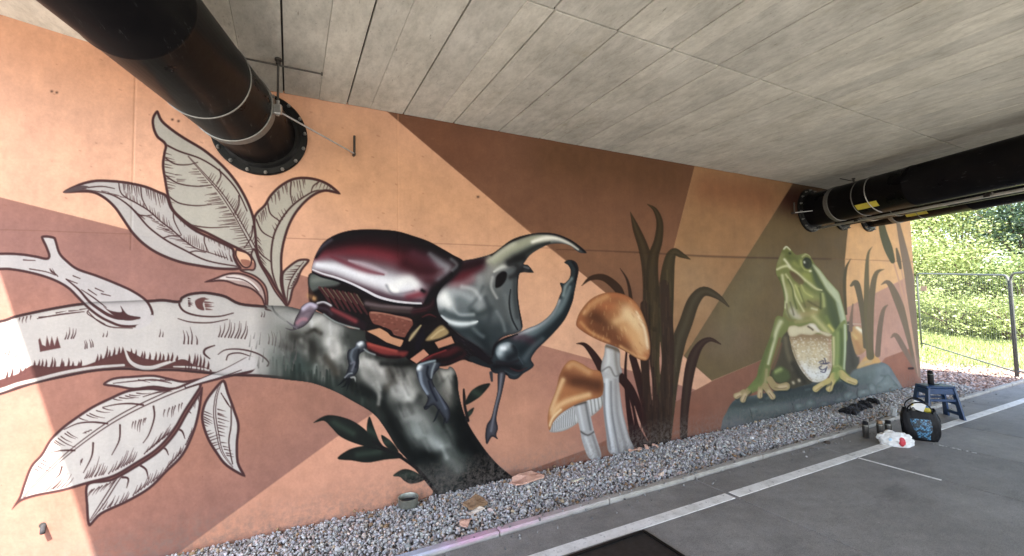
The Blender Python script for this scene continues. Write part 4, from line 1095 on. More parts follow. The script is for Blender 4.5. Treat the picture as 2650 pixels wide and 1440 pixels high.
# torso and head
T = fill(q1((300, 92), (372, 160), (430, 214), (500, 208), (560, 194), (624, 230), (666, 300), (706, 360), (770, 428), (868, 556), (968, 666), (1030, 740), (1062, 850), (1098, 980), (1130, 1100), (1140, 1260), (1136, 1420), (1000, 1420), (930, 1340), (740, 1320), (500, 1300), (330, 1260), (225, 1200), (250, 1050), (265, 960), (265, 830), (252, 740), (230, 650), (195, 560), (160, 490), (152, 420), (168, 330), (205, 240), (246, 140)), (120, 130, 56))
c = T.m
air(q1((260, 180), (330, 230), (430, 300), (560, 430)), 26, (92, 106, 36), .9, c)
air(q1((400, 330), (480, 380), (500, 300)), 14, (138, 150, 62), .8, c)
air(q1((560, 500), (640, 520), (690, 600)), 26, (146, 158, 56), .9, c)
air(q1((190, 330), (220, 270), (240, 220)), 16, (140, 142, 84), .8, c)
# dark back and pale rim
air(q1((660, 380), (720, 560), (810, 720), (900, 880), (960, 1060), (1010, 1250)), (14, 22, 30, 40, 42, 30), (66, 86, 44), .95, c)
fill(q1((668, 350), (765, 430), (865, 560), (965, 670), (1024, 742), (1062, 860), (1100, 1000), (1128, 1150), (1132, 1400), (1080, 1400), (1062, 1200), (1034, 1060), (994, 880), (934, 792), (862, 704), (790, 580), (740, 490), (684, 404)), (184, 198, 158), own=False, soft=7, clip=c)
air(q1((1010, 900), (1060, 1080), (1080, 1300)), 8, (150, 170, 134), .6, c)
# lip, mouth, nose
air(q1((165, 420), (240, 384), (320, 372), (380, 420), (460, 480), (550, 565), (640, 636), (720, 690), (790, 708)), (6, 7, 8, 8, 8, 9, 9, 7, 4), (206, 208, 156), .95, c)
air(q1((270, 280), (310, 330), (345, 385)), 7, (216, 220, 180), .95, c)
air(q1((260, 130), (300, 100), (350, 140)), 6, (226, 228, 208), .9, c)
fill(q1((345, 440), (420, 468), (505, 540), (545, 600), (495, 650), (425, 592), (370, 520)), (104, 82, 50), own=False, soft=6, clip=c)
blob(q1((345, 195))[0], 5, 4, 20, (44, 52, 24), .8, c)
air(q1((560, 620), (640, 700), (740, 770)), 10, (84, 98, 40), .8, c)
# throat
air(q1((420, 720), (560, 800), (680, 840)), 44, (152, 160, 76), .9, c)
air(q1((290, 700), (330, 860), (360, 1000)), 30, (156, 158, 100), .8, c)
air(q1((380, 1000), (430, 1060), (480, 1080)), 22, (196, 188, 170), .9, c)
air(q1((560, 920), (640, 900), (740, 900)), 26, (130, 118, 72), .8, c)
air(q1((540, 1040), (620, 1040), (700, 1000)), 24, (172, 154, 94), .8, c)
for q, w, col, a in ((((240, 500), (262, 640), (300, 800), (285, 950)), 8, (212, 210, 168), .8), (((290, 490), (370, 620), (430, 800), (540, 1000)), 6, (206, 204, 148), .8), (((420, 640), (470, 740), (520, 860)), 6, (192, 196, 110), .8), (((505, 640), (560, 740), (660, 800)), 6, (186, 190, 100), .7),
                     (((190, 540), (240, 690), (258, 840)), 8, (70, 84, 30), .9), (((320, 560), (378, 680), (400, 820), (440, 960)), 5, (92, 100, 42), .8), (((470, 680), (520, 820), (560, 940)), 5, (104, 108, 50), .7), (((350, 880), (380, 980), (400, 1050)), 5, (104, 100, 70), .7), (((300, 900), (310, 1000), (350, 1100)), 5, (120, 112, 76), .7), (((600, 860), (700, 920), (780, 960)), 6, (98, 94, 48), .7),
                     (((800, 760), (815, 840), (822, 930)), 9, (168, 178, 98), .9), (((770, 760), (775, 860), (770, 960)), 5, (76, 92, 36), .8), (((650, 960), (720, 980)), 6, (206, 204, 160), .8),
                     (((680, 1080), (760, 1170), (880, 1300)), 16, (196, 190, 124), .85), (((850, 1080), (900, 1180), (960, 1300)), 9, (112, 132, 52), .8), (((890, 1200), (940, 1260), (990, 1330)), 9, (206, 196, 92), .9), (((270, 1060), (330, 1120), (420, 1130)), 7, (132, 122, 66), .7), (((430, 1150), (540, 1140), (640, 1120)), 10, (160, 150, 86), .8)):
    air(q1(*q), w, col, a, c)
s = fill(q1((318, 1232), (400, 1200), (480, 1216), (560, 1196), (640, 1170), (700, 1180), (760, 1260), (860, 1300), (930, 1325), (870, 1352), (740, 1304), (640, 1334), (500, 1322), (420, 1354), (338, 1344)), (214, 202, 164), own=True, soft=4)
air(q1((620, 1180), (690, 1220), (740, 1270)), 9, (230, 222, 206), .9, s.m)
air(q1((600, 1215), (640, 1240), (665, 1262)), 5, (96, 82, 62), .85)
rim(s, (146, 124, 88), 2.6, .45)
# eye
s = fill(q1((530, 285), (564, 252), (616, 264), (645, 308), (645, 364), (614, 404), (574, 402), (540, 370), (526, 325)), (40, 50, 30), own=False, soft=4)
blob(q1((548, 318))[0], 5, 4, 70, (206, 214, 196), .9, s.m)
air(q1((600, 290), (630, 330), (610, 390)), 9, (52, 68, 40), .8, s.m)
air(q1((500, 300), (510, 360), (550, 420), (620, 440)), 5, (160, 172, 80), .9, c)
blob(q1((630, 440))[0], 5, 4, 0, (220, 222, 190), .9, c)
air(q1((520, 240), (580, 205), (640, 240)), 5, (176, 180, 130), .8, c)
# arms
owner('painted_arm', 'frog arm planted on the left of the rock', fr)
s = fill(q2((660, -60), (800, 10), (796, 110), (725, 212), (694, 302), (645, 452), (596, 572), (556, 690), (570, 760), (500, 850), (420, 900), (300, 950), (230, 960), (200, 930), (260, 880), (340, 795), (396, 720), (414, 620), (452, 520), (496, 400), (554, 250), (596, 100)), (116, 126, 60), soft=4)
c = s.m
air(q2((700, 20), (650, 130), (600, 330), (540, 560)), (14, 12, 9, 7), (204, 204, 158), .9, c)
air(q2((690, 230), (640, 410), (580, 600)), 6, (134, 94, 66), .8, c)
air(q2((580, 240), (490, 450), (440, 640), (400, 760)), 14, (92, 110, 46), .85, c)
air(q2((420, 740), (330, 850), (250, 920)), 13, (100, 122, 48), .8, c)
air(q2((520, 640), (510, 760), (480, 860)), 9, (176, 158, 106), .8, c)
for q, w in ((((220, 920), (170, 955), (130, 975)), (12, 11, 15)), (((280, 910), (240, 960), (212, 1025)), (14, 12, 14)), (((440, 860), (436, 920), (432, 975)), (14, 12, 13)), (((500, 850), (550, 920), (596, 985)), (18, 14, 15)), (((560, 760), (620, 850), (690, 862), (770, 852)), (16, 18, 17, 21))):
    stroke(q2(*[(u + 14, v + 26) for u, v in q]), w, (44, 54, 50), .5)
    stroke(q2(*q), w, (168, 146, 92), own=True)
    air(q2(q[-2], q[-1]), 11, (212, 184, 138), .9)
    stroke(q2(*[(u + 6, v + 18) for u, v in q[1:]]), 2.2, (122, 92, 60), .6)
air(q2((300, 890), (360, 860), (440, 830)), 9, (112, 132, 56), .8)
owner('painted_arm', 'frog arm planted on the right of the rock', fr)
s = fill(q2((1366, 210), (1420, 110), (1480, 30), (1546, 20), (1550, 400), (1536, 640), (1600, 720), (1560, 790), (1460, 760), (1400, 830), (1330, 800), (1340, 700), (1372, 580)), (122, 140, 62), soft=4)
c = s.m
air(q2((1386, 220), (1390, 400), (1384, 570)), 7, (212, 202, 140), .9, c)
air(q2((1482, 120), (1494, 340), (1484, 560)), 12, (82, 106, 44), .9, c)
air(q2((1440, 160), (1440, 380), (1436, 560)), 9, (140, 164, 76), .8, c)
air(q2((1534, 60), (1536, 340), (1526, 620)), 7, (194, 208, 168), .95, c)
air(q2((1390, 600), (1450, 590), (1480, 620)), 6, (196, 188, 108), .7, c)
air(q2((1440, 640), (1430, 720), (1390, 760)), 16, (128, 150, 60), .9, c)
for q, w in ((((1480, 690), (1570, 760), (1660, 795)), (20, 17, 15)), (((1400, 720), (1355, 800), (1330, 880)), (22, 18, 17)), (((1320, 780), (1230, 830), (1155, 885)), (14, 13, 16))):
    stroke(q2(*[(u + 14, v + 30) for u, v in q]), w, (40, 50, 46), .5)
    stroke(q2(*q), w, (206, 182, 98), own=True)
    air(q2(q[-2], q[-1]), 11, (226, 196, 124), .9)
    stroke(q2(*[(u + 4, v + 22) for u, v in q[1:]]), 2.2, (150, 118, 62), .6)
air(q2((1420, 640), (1430, 740)), 17, (132, 152, 62), .85)
CUR[0] = 0

m_ = np.isin(OWN, [i for i, q in enumerate(OWNERS) if q and (i == fr or q[2] == fr)])
g_ = np.clip((CAN[..., 1] - CAN[..., 0]) * 6, 0, 1) * m_
CAN[..., 0] += g_ * .030; CAN[..., 1] -= g_ * .012; CAN[..., 2] += g_ * .03
CAN += (np.array([178, 178, 124], np.float32) / 255 - CAN) * (g_ * .16)[..., None]

# ---- reeds at the right end
def reed(pts, w, col, lab, name='painted_reed'):
    owner(name, lab)
    stroke(zG(*pts), w, col, own=True)


RD = (124, 108, 82)
reed(((835, 262), (806, 320), (796, 430), (806, 600)), (1, 7, 9, 6), (92, 82, 52), 'thin reed on the edge of the olive field')
reed(((848, 540), (838, 620), (834, 700)), (3, 8, 10), (136, 112, 92), 'short faint reed behind the frog knee')
reed(((836, 426), (868, 412), (892, 500), (914, 640), (925, 800)), (6, 16, 15, 14, 12), (112, 100, 72), 'drooping reed beside the frog back')
reed(((966, 188), (940, 240), (932, 400), (938, 640), (955, 860)), (1, 7, 13, 18, 20), (118, 106, 70), 'tallest slim reed right of the frog')
reed(((1040, 326), (992, 350), (968, 450), (955, 620), (958, 820)), (1, 11, 16, 18, 14), (122, 106, 74), 'reed with its tip blown to the right')
reed(((1062, 545), (1034, 580), (1012, 700), (1000, 850)), (2, 10, 14, 14), (132, 110, 88), 'low reed with a bent tip above the orange foot')
reed(((1022, 420), (1066, 408), (1120, 510), (1180, 680), (1225, 860), (1245, 960)), (2, 12, 20, 20, 16, 8), (130, 110, 84), 'long reed with a drooping tip crossing the pink field')
reed(((1082, 746), (1112, 732), (1160, 810), (1220, 920)), (3, 12, 14, 8), (140, 114, 92), 'lowest drooping reed near the wall end')
for q, w in ((((1098, 285), (1140, 430), (1200, 680), (1250, 960)), (4, 4, 5, 6)), (((1145, 320), (1180, 520), (1230, 800), (1255, 980)), (3, 4, 5, 6)), (((1110, 320), (1170, 560), (1240, 900)), (2, 3, 4))):
    reed(q, w, (206, 158, 122), 'pale thin cattail stalk')
reed(((1018, 20), (1036, 110), (1066, 200), (1092, 275)), (14, 20, 22, 13), (92, 92, 58), 'fat brown green cattail head under the pipes', 'painted_cattail')
reed(((1116, 200), (1128, 260), (1140, 318)), (5, 11, 7), (112, 98, 68), 'small cattail head near the wall end', 'painted_cattail')
reed(((1120, 20), (1150, 160), (1185, 330), (1220, 560), (1252, 800), (1262, 980)), (8, 16, 22, 24, 20, 10), (138, 116, 92), 'broad reed running up the wall end')
CUR[0] = 0
air(zG((1240, 880), (1262, 1000)), 20, (196, 152, 132), .4)
stroke(zG((1192, 935), (1216, 935)), 6, (60, 40, 36), .9)
# ------------------------------------------------------------------ painted abutment wall
def wall_material():
    m = NT('wall_paint')
    at = m.n('Attribute'); at.attribute_name = 'paint'
    n1 = m.noise(5, 5, .6); n2 = m.noise(60, 5, .65); n3 = m.noise(1.1, 3)
    v = m.ramp(n1, [(.3, (.93, .93, .94)), (.7, (1.05, 1.045, 1.04))])
    c = m.mix(1.0, at.outputs['Color'], v, 'MULTIPLY')
    v2 = m.ramp(n2, [(.3, (.94, .94, .94)), (.7, (1.05, 1.05, 1.05))])
    c = m.mix(1.0, c, v2, 'MULTIPLY')
    sz = m.n('SeparateXYZ'); m.l(m.geo(), sz.inputs[0])
    mr = m.n('MapRange'); mr.inputs['From Min'].default_value = .26; mr.inputs['From Max'].default_value = -.02; m.l(sz.outputs[2], mr.inputs['Value'])
    sp = m.ramp(m.noise(24, 6, .75), [(.42, (0, 0, 0)), (.66, (1, 1, 1))])
    dirt = m.mix(1.0, mr.outputs[0], sp, 'MULTIPLY')
    c = m.mix(m.mix(1.0, dirt, (.75, .75, .75), 'MULTIPLY'), c, (.17, .14, .12))
    pores = m.ramp(m.noise(75, 3, .6), [(.255, (.45, .42, .40)), (.29, (1, 1, 1))])
    c = m.mix(1.0, c, pores, 'MULTIPLY')
    roll = m.ramp(m.noise(7, 5, .7, None, (1, 1, .16)), [(.3, (.93, .93, .935)), (.7, (1.05, 1.05, 1.045))])
    c = m.mix(1.0, c, roll, 'MULTIPLY')
    m.base(c)
    m.l(m.ramp(n1, [(.2, (.62,) * 3), (.8, (.8,) * 3)]), m.b.inputs['Roughness'])
    m.b.inputs['Specular IOR Level'].default_value = .12
    m.bump(n2, .25, .004)
    n4 = m.noise(14, 3, .5); m.bump(n4, .22, .012)
    return m.m


WALLM = wall_material()
PAINT_GAIN = 0.76
X_END, Z_TOP = 9.58, 3.34

xs = PX.astype(float); ys = PY.astype(float)
GX, GY = np.meshgrid(xs, ys)
rx = GX - PCX; ry = -(GY - PCY); rz_ = -FPX
dx = ROT[0, 0] * rx + ROT[0, 1] * ry + ROT[0, 2] * rz_
dy = ROT[1, 0] * rx + ROT[1, 1] * ry + ROT[1, 2] * rz_
dz = ROT[2, 0] * rx + ROT[2, 1] * ry + ROT[2, 2] * rz_
tt = -CAMP[1] / dy
WX = CAMP[0] + dx * tt; WZ = CAMP[2] + dz * tt
del GX, GY, rx, ry, dx, dy, dz, tt
WXc = np.clip(WX, None, X_END)
# the formwork joints are real shallow grooves
WY = np.where(WX < 3.0, .0012, .004) * np.exp(-((WZ - 2.0 - 0.008 * WX) / 0.007) ** 2) + 0.004 * np.exp(-((WX - 0.775) / 0.005) ** 2) * (WZ > 1.9) + .003 * np.exp(-((WX + 0.888) / 0.005) ** 2) * (WZ > 1.9)
c8 = np.clip(CAN, 0, 1)
PAINT = np.where(c8 <= 0.04045, c8 / 12.92, ((c8 + 0.055) / 1.055) ** 2.4) ** 1.08 * PAINT_GAIN
_lum = PAINT @ np.array([.3, .6, .1])
PAINT = _lum[..., None] + (PAINT - _lum[..., None]) * .81
cellok = (WX[:-1, :-1] < X_END) & (WZ[1:, :-1] > -0.12) & (WZ[:-1, :-1] < Z_TOP) & (WX[1:, 1:] > -9)
cown = OWN[:-1, :-1].copy(); cown[~cellok] = -1
I_, J_ = np.meshgrid(np.arange(NY - 1), np.arange(NX - 1), indexing='ij')


def sheet(name, mask, parent):
    """the painted cells of one motif, lying in the wall face"""
    ii = I_[mask]; jj = J_[mask]
    q = np.stack([ii * NX + jj, (ii + 1) * NX + jj, (ii + 1) * NX + jj + 1, ii * NX + jj + 1], 1)
    u, inv = np.unique(q, return_inverse=True); inv = inv.reshape(q.shape)
    me = bpy.data.meshes.new(name)
    nv, nf = len(u), len(q)
    me.vertices.add(nv)
    co_ = np.stack([WXc.ravel()[u], WY.ravel()[u], WZ.ravel()[u]], 1).astype(np.float32)
    me.vertices.foreach_set('co', co_.ravel())
    me.loops.add(nf * 4); me.loops.foreach_set('vertex_index', inv.ravel().astype(np.int32))
    me.polygons.add(nf)
    me.polygons.foreach_set('loop_start', (np.arange(nf) * 4).astype(np.int32))
    try: me.polygons.foreach_set('loop_total', np.full(nf, 4, np.int32))
    except Exception: pass
    at = me.color_attributes.new('paint', 'FLOAT_COLOR', 'POINT')
    cc = np.ones((nv, 4), np.float32); cc[:, :3] = PAINT.reshape(-1, 3)[u]
    at.data.foreach_set('color', cc.ravel())
    me.materials.append(WALLM)
    me.update(calc_edges=True); me.validate()
    o = bpy.data.objects.new(name, me); COL.objects.link(o); o.parent = parent
    return o


wall = thing('mural_wall', 'concrete abutment wall covered with the beetle, mushroom and frog mural', 'wall', (0, 0, 0))
bodies = {}
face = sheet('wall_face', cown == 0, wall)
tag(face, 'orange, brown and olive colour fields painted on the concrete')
for k in range(1, len(OWNERS)):
    mk = cown == k
    if mk.sum() < 6: continue
    nm, lab, par = OWNERS[k]
    o = sheet(nm, mk, bodies.get(par, wall)); bodies[k] = o
    if lab: o['label'] = lab
# solid body of the wall behind the painted face, and its plain continuation to the left
conc = simple('raw_concrete', (.36, .34, .31), .85, var=.15, scale=6, bump=.3)
XL = float(WX[NY // 2, 0]) + .05
mb = MB()
mb.box(((X_END + XL) / 2, .36, 1.5), (X_END - XL, .66, 3.66))
wb = mb.build('wall_core', conc, wall)
plain = NT('wall_plain_paint'); plain.base(plain.ramp(plain.noise(4, 4), [(.3, (.085, .048, .036)), (.7, (.11, .064, .048))])); plain.b.inputs['Roughness'].default_value = .6
# front face of the wing to the left, out of the picture
XR = float(WX[:, 0].max()) + .25
mb = MB().box(((XR - 6) / 2, .339, 1.5), (6 + XR, .67, 3.70))
mb.build('wing_section', plain.m, wall)
# end cap so the painted face meets the corner
MB().box((X_END + .004, .33, 1.5), (.012, .655, 3.6)).build('wall_end', conc, wall)

# ------------------------------------------------------------------ bridge deck with board-marked soffit
def soffit_material():
    m = NT('board_marked_concrete')
    g = m.geo()
    n1 = m.noise(2.2, 5, .6, g); n2 = m.noise(17, 7, .75, g, (1, .42, 1)); n3 = m.noise(70, 4, .75, g, (1, .6, 1))
    c = m.ramp(n1, [(.28, (.42, .41, .36)), (.72, (.59, .575, .515))])
    c = m.mix(1.0, c, m.ramp(n2, [(.3, (.74, .735, .72)), (.60, (1.06, 1.06, 1.05))]), 'MULTIPLY')
    sp = m.ramp(n3, [(.27, (.55, .54, .53)), (.38, (1, 1, 1)), (.7, (1.06, 1.06, 1.05))])
    c = m.mix(.9, c, sp, 'MULTIPLY')
    n6 = m.noise(38, 3, .6, g, (1, .22, 1)); n7 = m.noise(1.6, 6, .7, g, (1, .6, 1))
    c = m.mix(1.0, c, m.ramp(n6, [(.24, (.50, .49, .47)), (.33, (1, 1, 1))]), 'MULTIPLY')
    c = m.mix(1.0, c, m.ramp(n7, [(.30, (.80, .78, .73)), (.42, (1, 1, 1)), (.66, (1.0, 1.0, 1.0)), (.76, (1.12, 1.12, 1.12))]), 'MULTIPLY')
    oi = m.n('ObjectInfo')
    c = m.mix(1.0, c, m.ramp(oi.outputs['Random'], [(0, (.88, .88, .88)), (1, (1.06, 1.05, 1.03))]), 'MULTIPLY')
    m.base(c); m.b.inputs['Roughness'].default_value = .85
    m.bump(n2, .5, .006); m.bump(n3, .3, .003)
    return m.m


SOF = soffit_material()
deck = thing('bridge_deck', 'board marked grey concrete bridge deck overhead', 'bridge', (0, 0, 3.0))
deck.location = (0, 0, 0)
DX0, DX1, DY0, DY1 = -1.87, 10.2, -6.0, 0.7  # back edge, out of view, drawn in so daylight reaches wall and soffit
prof = [(DX0, 3.312), (-.484, 3.078), (-.484, 3.098), (DX1, 3.098), (DX1, 5.0), (DX0, 4.6)]
V = [(x, y, z) for y in (DY0, DY1) for x, z in prof]; n_ = len(prof)
F = [tuple(range(n_)), tuple(range(n_, 2 * n_))[::-1]] + [(i, i + n_, (i + 1) % n_ + n_, (i + 1) % n_) for i in range(n_)]
JNT = simple('dark_joint_filler', (.05, .047, .042), .95)  # dark filler seen in the gaps between the soffit boards
slab = mesh_obj('deck_slab', V, F, SOF, deck, mats=[SOF, JNT], midx=[0, 0] + [1 if i == 2 else 0 for i in range(n_)])
rows = [(-.004, -1.63), (-1.63, -4.10), (-4.10, -6.0)]
bx0 = -.48; k = 0
cache = {}
while bx0 < DX1 - .1:
    bw = min(.4325, DX1 - bx0)
    fr_ = (.46, .54, .40, .60)[k % 4]
    for r_, (ya, yb) in enumerate(rows):
        for part in (0, 1):
            wd = bw * (fr_ if part == 0 else 1 - fr_)
            key = (round(wd, 3), r_, part)
            if key not in cache:
                mb = MB().box((0, 0, 0), (wd - .0062, abs(yb - ya) - .012, .022), bev=.0015)
                me = bpy.data.meshes.new('soffit_board'); me.from_pydata(mb.V, [], mb.F); me.materials.append(SOF); cache[key] = me
            o = bpy.data.objects.new('soffit_board', cache[key]); COL.objects.link(o); o.parent = deck
            off = (.0, -.012, .008)[r_]
            xc = bx0 + (wd / 2 + .0022 if part == 0 else bw - wd / 2 - .0022) + off
            o.location = (xc, (ya + yb) / 2, 3.087 + rnd.uniform(-.0015, .0012))
            o.rotation_euler = (rnd.uniform(-.0006, .0006), rnd.uniform(-.0025, .0025), 0)
    bx0 += bw; k += 1

# unseen columns added behind the camera, a side left open to let daylight in
for k, x_ in enumerate((-.9, 3.4, 7.7)):
    t = thing('deck_column', ('left', 'middle', 'right')[k] + ' round concrete column behind the viewer carrying the deck', 'column', (x_, -5.5, 0))
    MB().lathe([(.32, -.1), (.30, .02), (.30, 3.0), (.38, 3.074)], 24).build('shaft', conc, t, True)

# ------------------------------------------------------------------ ground, path, kerb, gravel
def asphalt_material(name='asphalt', a=(.205, .196, .186), b=(.315, .304, .289)):
    m = NT(name); g = m.geo()
    n1 = m.noise(1.1, 6, .65, g); n2 = m.noise(170, 4, .8, g); n3 = m.noise(9, 7, .75, g); n4 = m.noise(52, 5, .8, g); n5 = m.noise(2.6, 5, .7, g, (.35, 1, 1))
    c = m.ramp(n1, [(.3, a), (.7, b)])
    c = m.mix(1.0, c, m.ramp(n2, [(.3, (.5, .5, .5)), (.55, (1, 1, 1)), (.75, (1.75, 1.72, 1.68))]), 'MULTIPLY')
    c = m.mix(1.0, c, m.ramp(n4, [(.30, (.55, .55, .55)), (.46, (1, 1, 1)), (.60, (1, 1, 1)), (.72, (1.7, 1.67, 1.6))]), 'MULTIPLY')
    c = m.mix(1.0, c, m.ramp(n3, [(.3, (.72, .72, .72)), (.7, (1.16, 1.15, 1.13))]), 'MULTIPLY')
    c = m.mix(1.0, c, m.ramp(n5, [(.30, (.70, .70, .71)), (.44, (1, 1, 1)), (.62, (1, 1, 1)), (.74, (1.2, 1.18, 1.14))]), 'MULTIPLY')
    oi = m.n('ObjectInfo')
    c = m.mix(1.0, c, m.ramp(oi.outputs['Random'], [(0, (.90, .90, .90)), (1, (1.08, 1.08, 1.08))]), 'MULTIPLY')
    m.base(c); m.l(m.ramp(n3, [(.3, (.6,) * 3), (.7, (.85,) * 3)]), m.b.inputs['Roughness'])
    m.bump(n2, .5, .004); m.bump(n4, .35, .006)
    return m.m


ASP = asphalt_material()
grassm = simple('pale_bounce_ground', (.40, .36, .28), .95, var=.25, scale=3)  # ground outside kept pale to bounce light up under the deck
gnd = MB().add([(-150, -150, -.09), (200, -150, -.09), (200, 200, -.09), (-150, 200, -.09)], [(0, 1, 2, 3)]).build('ground', grassm)
tag(gnd, kind='structure')
path = bpy.data.objects.new('path', None); COL.objects.link(path); tag(path, kind='structure')
bedm = simple('joint_filler', (.025, .025, .026), .9)
MB().box((6, -5.2, -.06), (46, 8.72, .06)).build('path_bed', bedm, path)
joints = [-17, -6, -1.2, .85, 3.05, 4.77, 5.84, 6.83, 8.4, 10.2, 14, 29]
for i in range(len(joints) - 1):
    a, b = joints[i] + .004, joints[i + 1] - .004
    o = MB().box(((a + b) / 2, -5.2, -.02), (b - a, 8.7, .04), bev=.004).build('paving_bay', ASP, path)
def worn_paint(name, cov, dirty):
    m = NT(name); g = m.geo()
    n1 = m.noise(30, 8, .82, g); n2 = m.noise(7, 6, .7, g)
    c = m.ramp(n2, [(.3, (.56, .55, .51)), (.55, (.80, .79, .76)), (.8, (.86, .85, .82))])
    c = m.mix(m.ramp(n1, [(cov - .03, (1, 1, 1)), (cov + .04, (0, 0, 0))]), c, (.13, .13, .128))
    m.base(c); m.b.inputs['Roughness'].default_value = .7
    return m.m


LINEP = worn_paint('worn_white_line', .39, 0); LINEW = worn_paint('faded_white_line', .52, 0)
def strip(name, x0, x1, y0, y1, mat, z=.004, y2=None, y3=None):
    y2 = y0 if y2 is None else y2; y3 = y1 if y3 is None else y3
    V = [(x0, y0, z), (x1, y2, z), (x1, y3, z), (x0, y1, z), (x0, y0, .0005), (x1, y2, .0005), (x1, y3, .0005), (x0, y1, .0005)]
    F = [(3, 2, 1, 0), (0, 1, 5, 4), (1, 2, 6, 5), (2, 3, 7, 6), (3, 0, 4, 7)]
    return mesh_obj(name, V, F, mat, path)


for a, b in ((-6, -1.21), (-1.19, .84), (.86, 3.03), (3.075, 4.76), (4.78, 5.83), (5.85, 6.82), (6.84, 8.39), (8.41, 10.19), (10.21, 13.9)):
    f0 = lambda x: -1.132 - .011 * (x - 1.3)
    strip('white_line', a, b, f0(a), f0(a) - .092, LINEP, .004, f0(b), f0(b) - .092)
strip('cross_line', 4.742, 4.762, -1.27, -1.85, LINEP)
strip('cross_line', 5.815, 5.83, -1.42, -1.75, LINEW)

# kerb stones with overspray
def kerb_material():
    m = NT('kerb_concrete'); g = m.geo()
    c = m.ramp(m.noise(9, 5, .65, g), [(.3, (.28, .26, .23)), (.7, (.42, .40, .36))])
    sx = m.n('SeparateXYZ'); m.l(g, sx.inputs[0])
    mr = m.n('MapRange'); mr.inputs['From Min'].default_value = -.6; mr.inputs['From Max'].default_value = 2.6
    m.l(sx.outputs[0], mr.inputs['Value'])
    spray = m.ramp(mr.outputs[0], [(0, (.62, .40, .52)), (.25, (.60, .42, .56)), (.34, (.42, .50, .62)), (.42, (.45, .48, .64)), (.50, (.66, .34, .52)), (.62, (.62, .40, .50)), (.82, (.5, .42, .44))])
    amt = m.ramp(mr.outputs[0], [(0, (.75,) * 3), (.62, (.75,) * 3), (.9, (0, 0, 0))])
    nz_ = m.ramp(m.noise(14, 4, .6, g), [(.3, (.35,) * 3), (.6, (1,) * 3)])
    f_ = m.mix(1.0, amt, nz_, 'MULTIPLY')
    zz = m.n('MapRange'); zz.inputs['From Min'].default_value = .0; zz.inputs['From Max'].default_value = .02; m.l(sx.outputs[2], zz.inputs['Value'])
    f_ = m.mix(1.0, f_, zz.outputs[0], 'MULTIPLY')
    m.base(m.mix(f_, c, spray)); m.b.inputs['Roughness'].default_value = .85
    m.bump(m.noise(60, 4, .7, g), .4, .004)
    return m.m


KRB = kerb_material()
kerb = bpy.data.objects.new('kerb', None); COL.objects.link(kerb); tag(kerb, kind='structure')
x_ = -5.2
while x_ < 12.5:
    o = MB().box((0, 0, 0), (.914, .066, .16), bev=.008).build('kerb_stone', KRB, kerb)
    o.location = (x_ + .46, -.806 + rnd.uniform(-.003, .003), -.052 + rnd.uniform(-.003, .002)); o.rotation_euler = (0, rnd.uniform(-.003, .003), rnd.uniform(-.003, .003))
    x_ += .92

# gravel bed
bed = MB().box((.9, -.385, -.075), (18, .77, .06)).build('gravel_bed', simple('gravel_dust', (.20, .19, .18), .95, var=.3, scale=60))
tag(bed, kind='structure')
gr = np.random.RandomState(5)
ICO = None
def ico():
    t = (1 + 5 ** .5) / 2
    V = np.array([(-1, t, 0), (1, t, 0), (-1, -t, 0), (1, -t, 0), (0, -1, t), (0, 1, t), (0, -1, -t), (0, 1, -t), (t, 0, -1), (t, 0, 1), (-t, 0, -1), (-t, 0, 1)]) / math.sqrt(1 + t * t)
    F = np.array([(0, 11, 5), (0, 5, 1), (0, 1, 7), (0, 7, 10), (0, 10, 11), (1, 5, 9), (5, 11, 4), (11, 10, 2), (10, 7, 6), (7, 1, 8), (3, 9, 4), (3, 4, 2), (3, 2, 6), (3, 6, 8), (3, 8, 9), (4, 9, 5), (2, 4, 11), (6, 2, 10), (8, 6, 7), (9, 8, 1)])
    return V, F


def stones(name, xy, z, rad, cols, mat):
    V0, F0 = ico(); n = len(xy)
    V = V0[None] * (1 + gr.uniform(-.28, .28, (n, 12, 1)))
    V = V * np.stack([gr.uniform(.75, 1.35, n), gr.uniform(.7, 1.15, n), gr.uniform(.5, .95, n)], 1)[:, None, :]
    q = gr.normal(size=(n, 4)); q /= np.linalg.norm(q, axis=1)[:, None]
    w_, x, y, zq = q.T
    Rm = np.stack([np.stack([1 - 2 * (y * y + zq * zq), 2 * (x * y - zq * w_), 2 * (x * zq + y * w_)], 1),
                   np.stack([2 * (x * y + zq * w_), 1 - 2 * (x * x + zq * zq), 2 * (y * zq - x * w_)], 1),
                   np.stack([2 * (x * zq - y * w_), 2 * (y * zq + x * w_), 1 - 2 * (x * x + y * y)], 1)], 1)
    V = np.einsum('nij,nvj->nvi', Rm, V) * rad[:, None, None]
    V[:, :, 0] += xy[:, 0, None]; V[:, :, 1] += xy[:, 1, None]; V[:, :, 2] += z[:, None]
    F = (F0[None] + (np.arange(n) * 12)[:, None, None]).reshape(-1, 3)
    me = bpy.data.meshes.new(name)
    me.vertices.add(n * 12); me.vertices.foreach_set('co', V.astype(np.float32).ravel())
    nf = len(F); me.loops.add(nf * 3); me.loops.foreach_set('vertex_index', F.astype(np.int32).ravel())
    me.polygons.add(nf); me.polygons.foreach_set('loop_start', (np.arange(nf) * 3).astype(np.int32))
    at = me.color_attributes.new('tint', 'FLOAT_COLOR', 'POINT')
    cc = np.ones((n, 12, 4), np.float32); cc[:, :, :3] = cols[:, None, :]
    at.data.foreach_set('color', cc.ravel())
    me.materials.append(mat); me.update(calc_edges=True)
    o = bpy.data.objects.new(name, me); COL.objects.link(o)
    return o


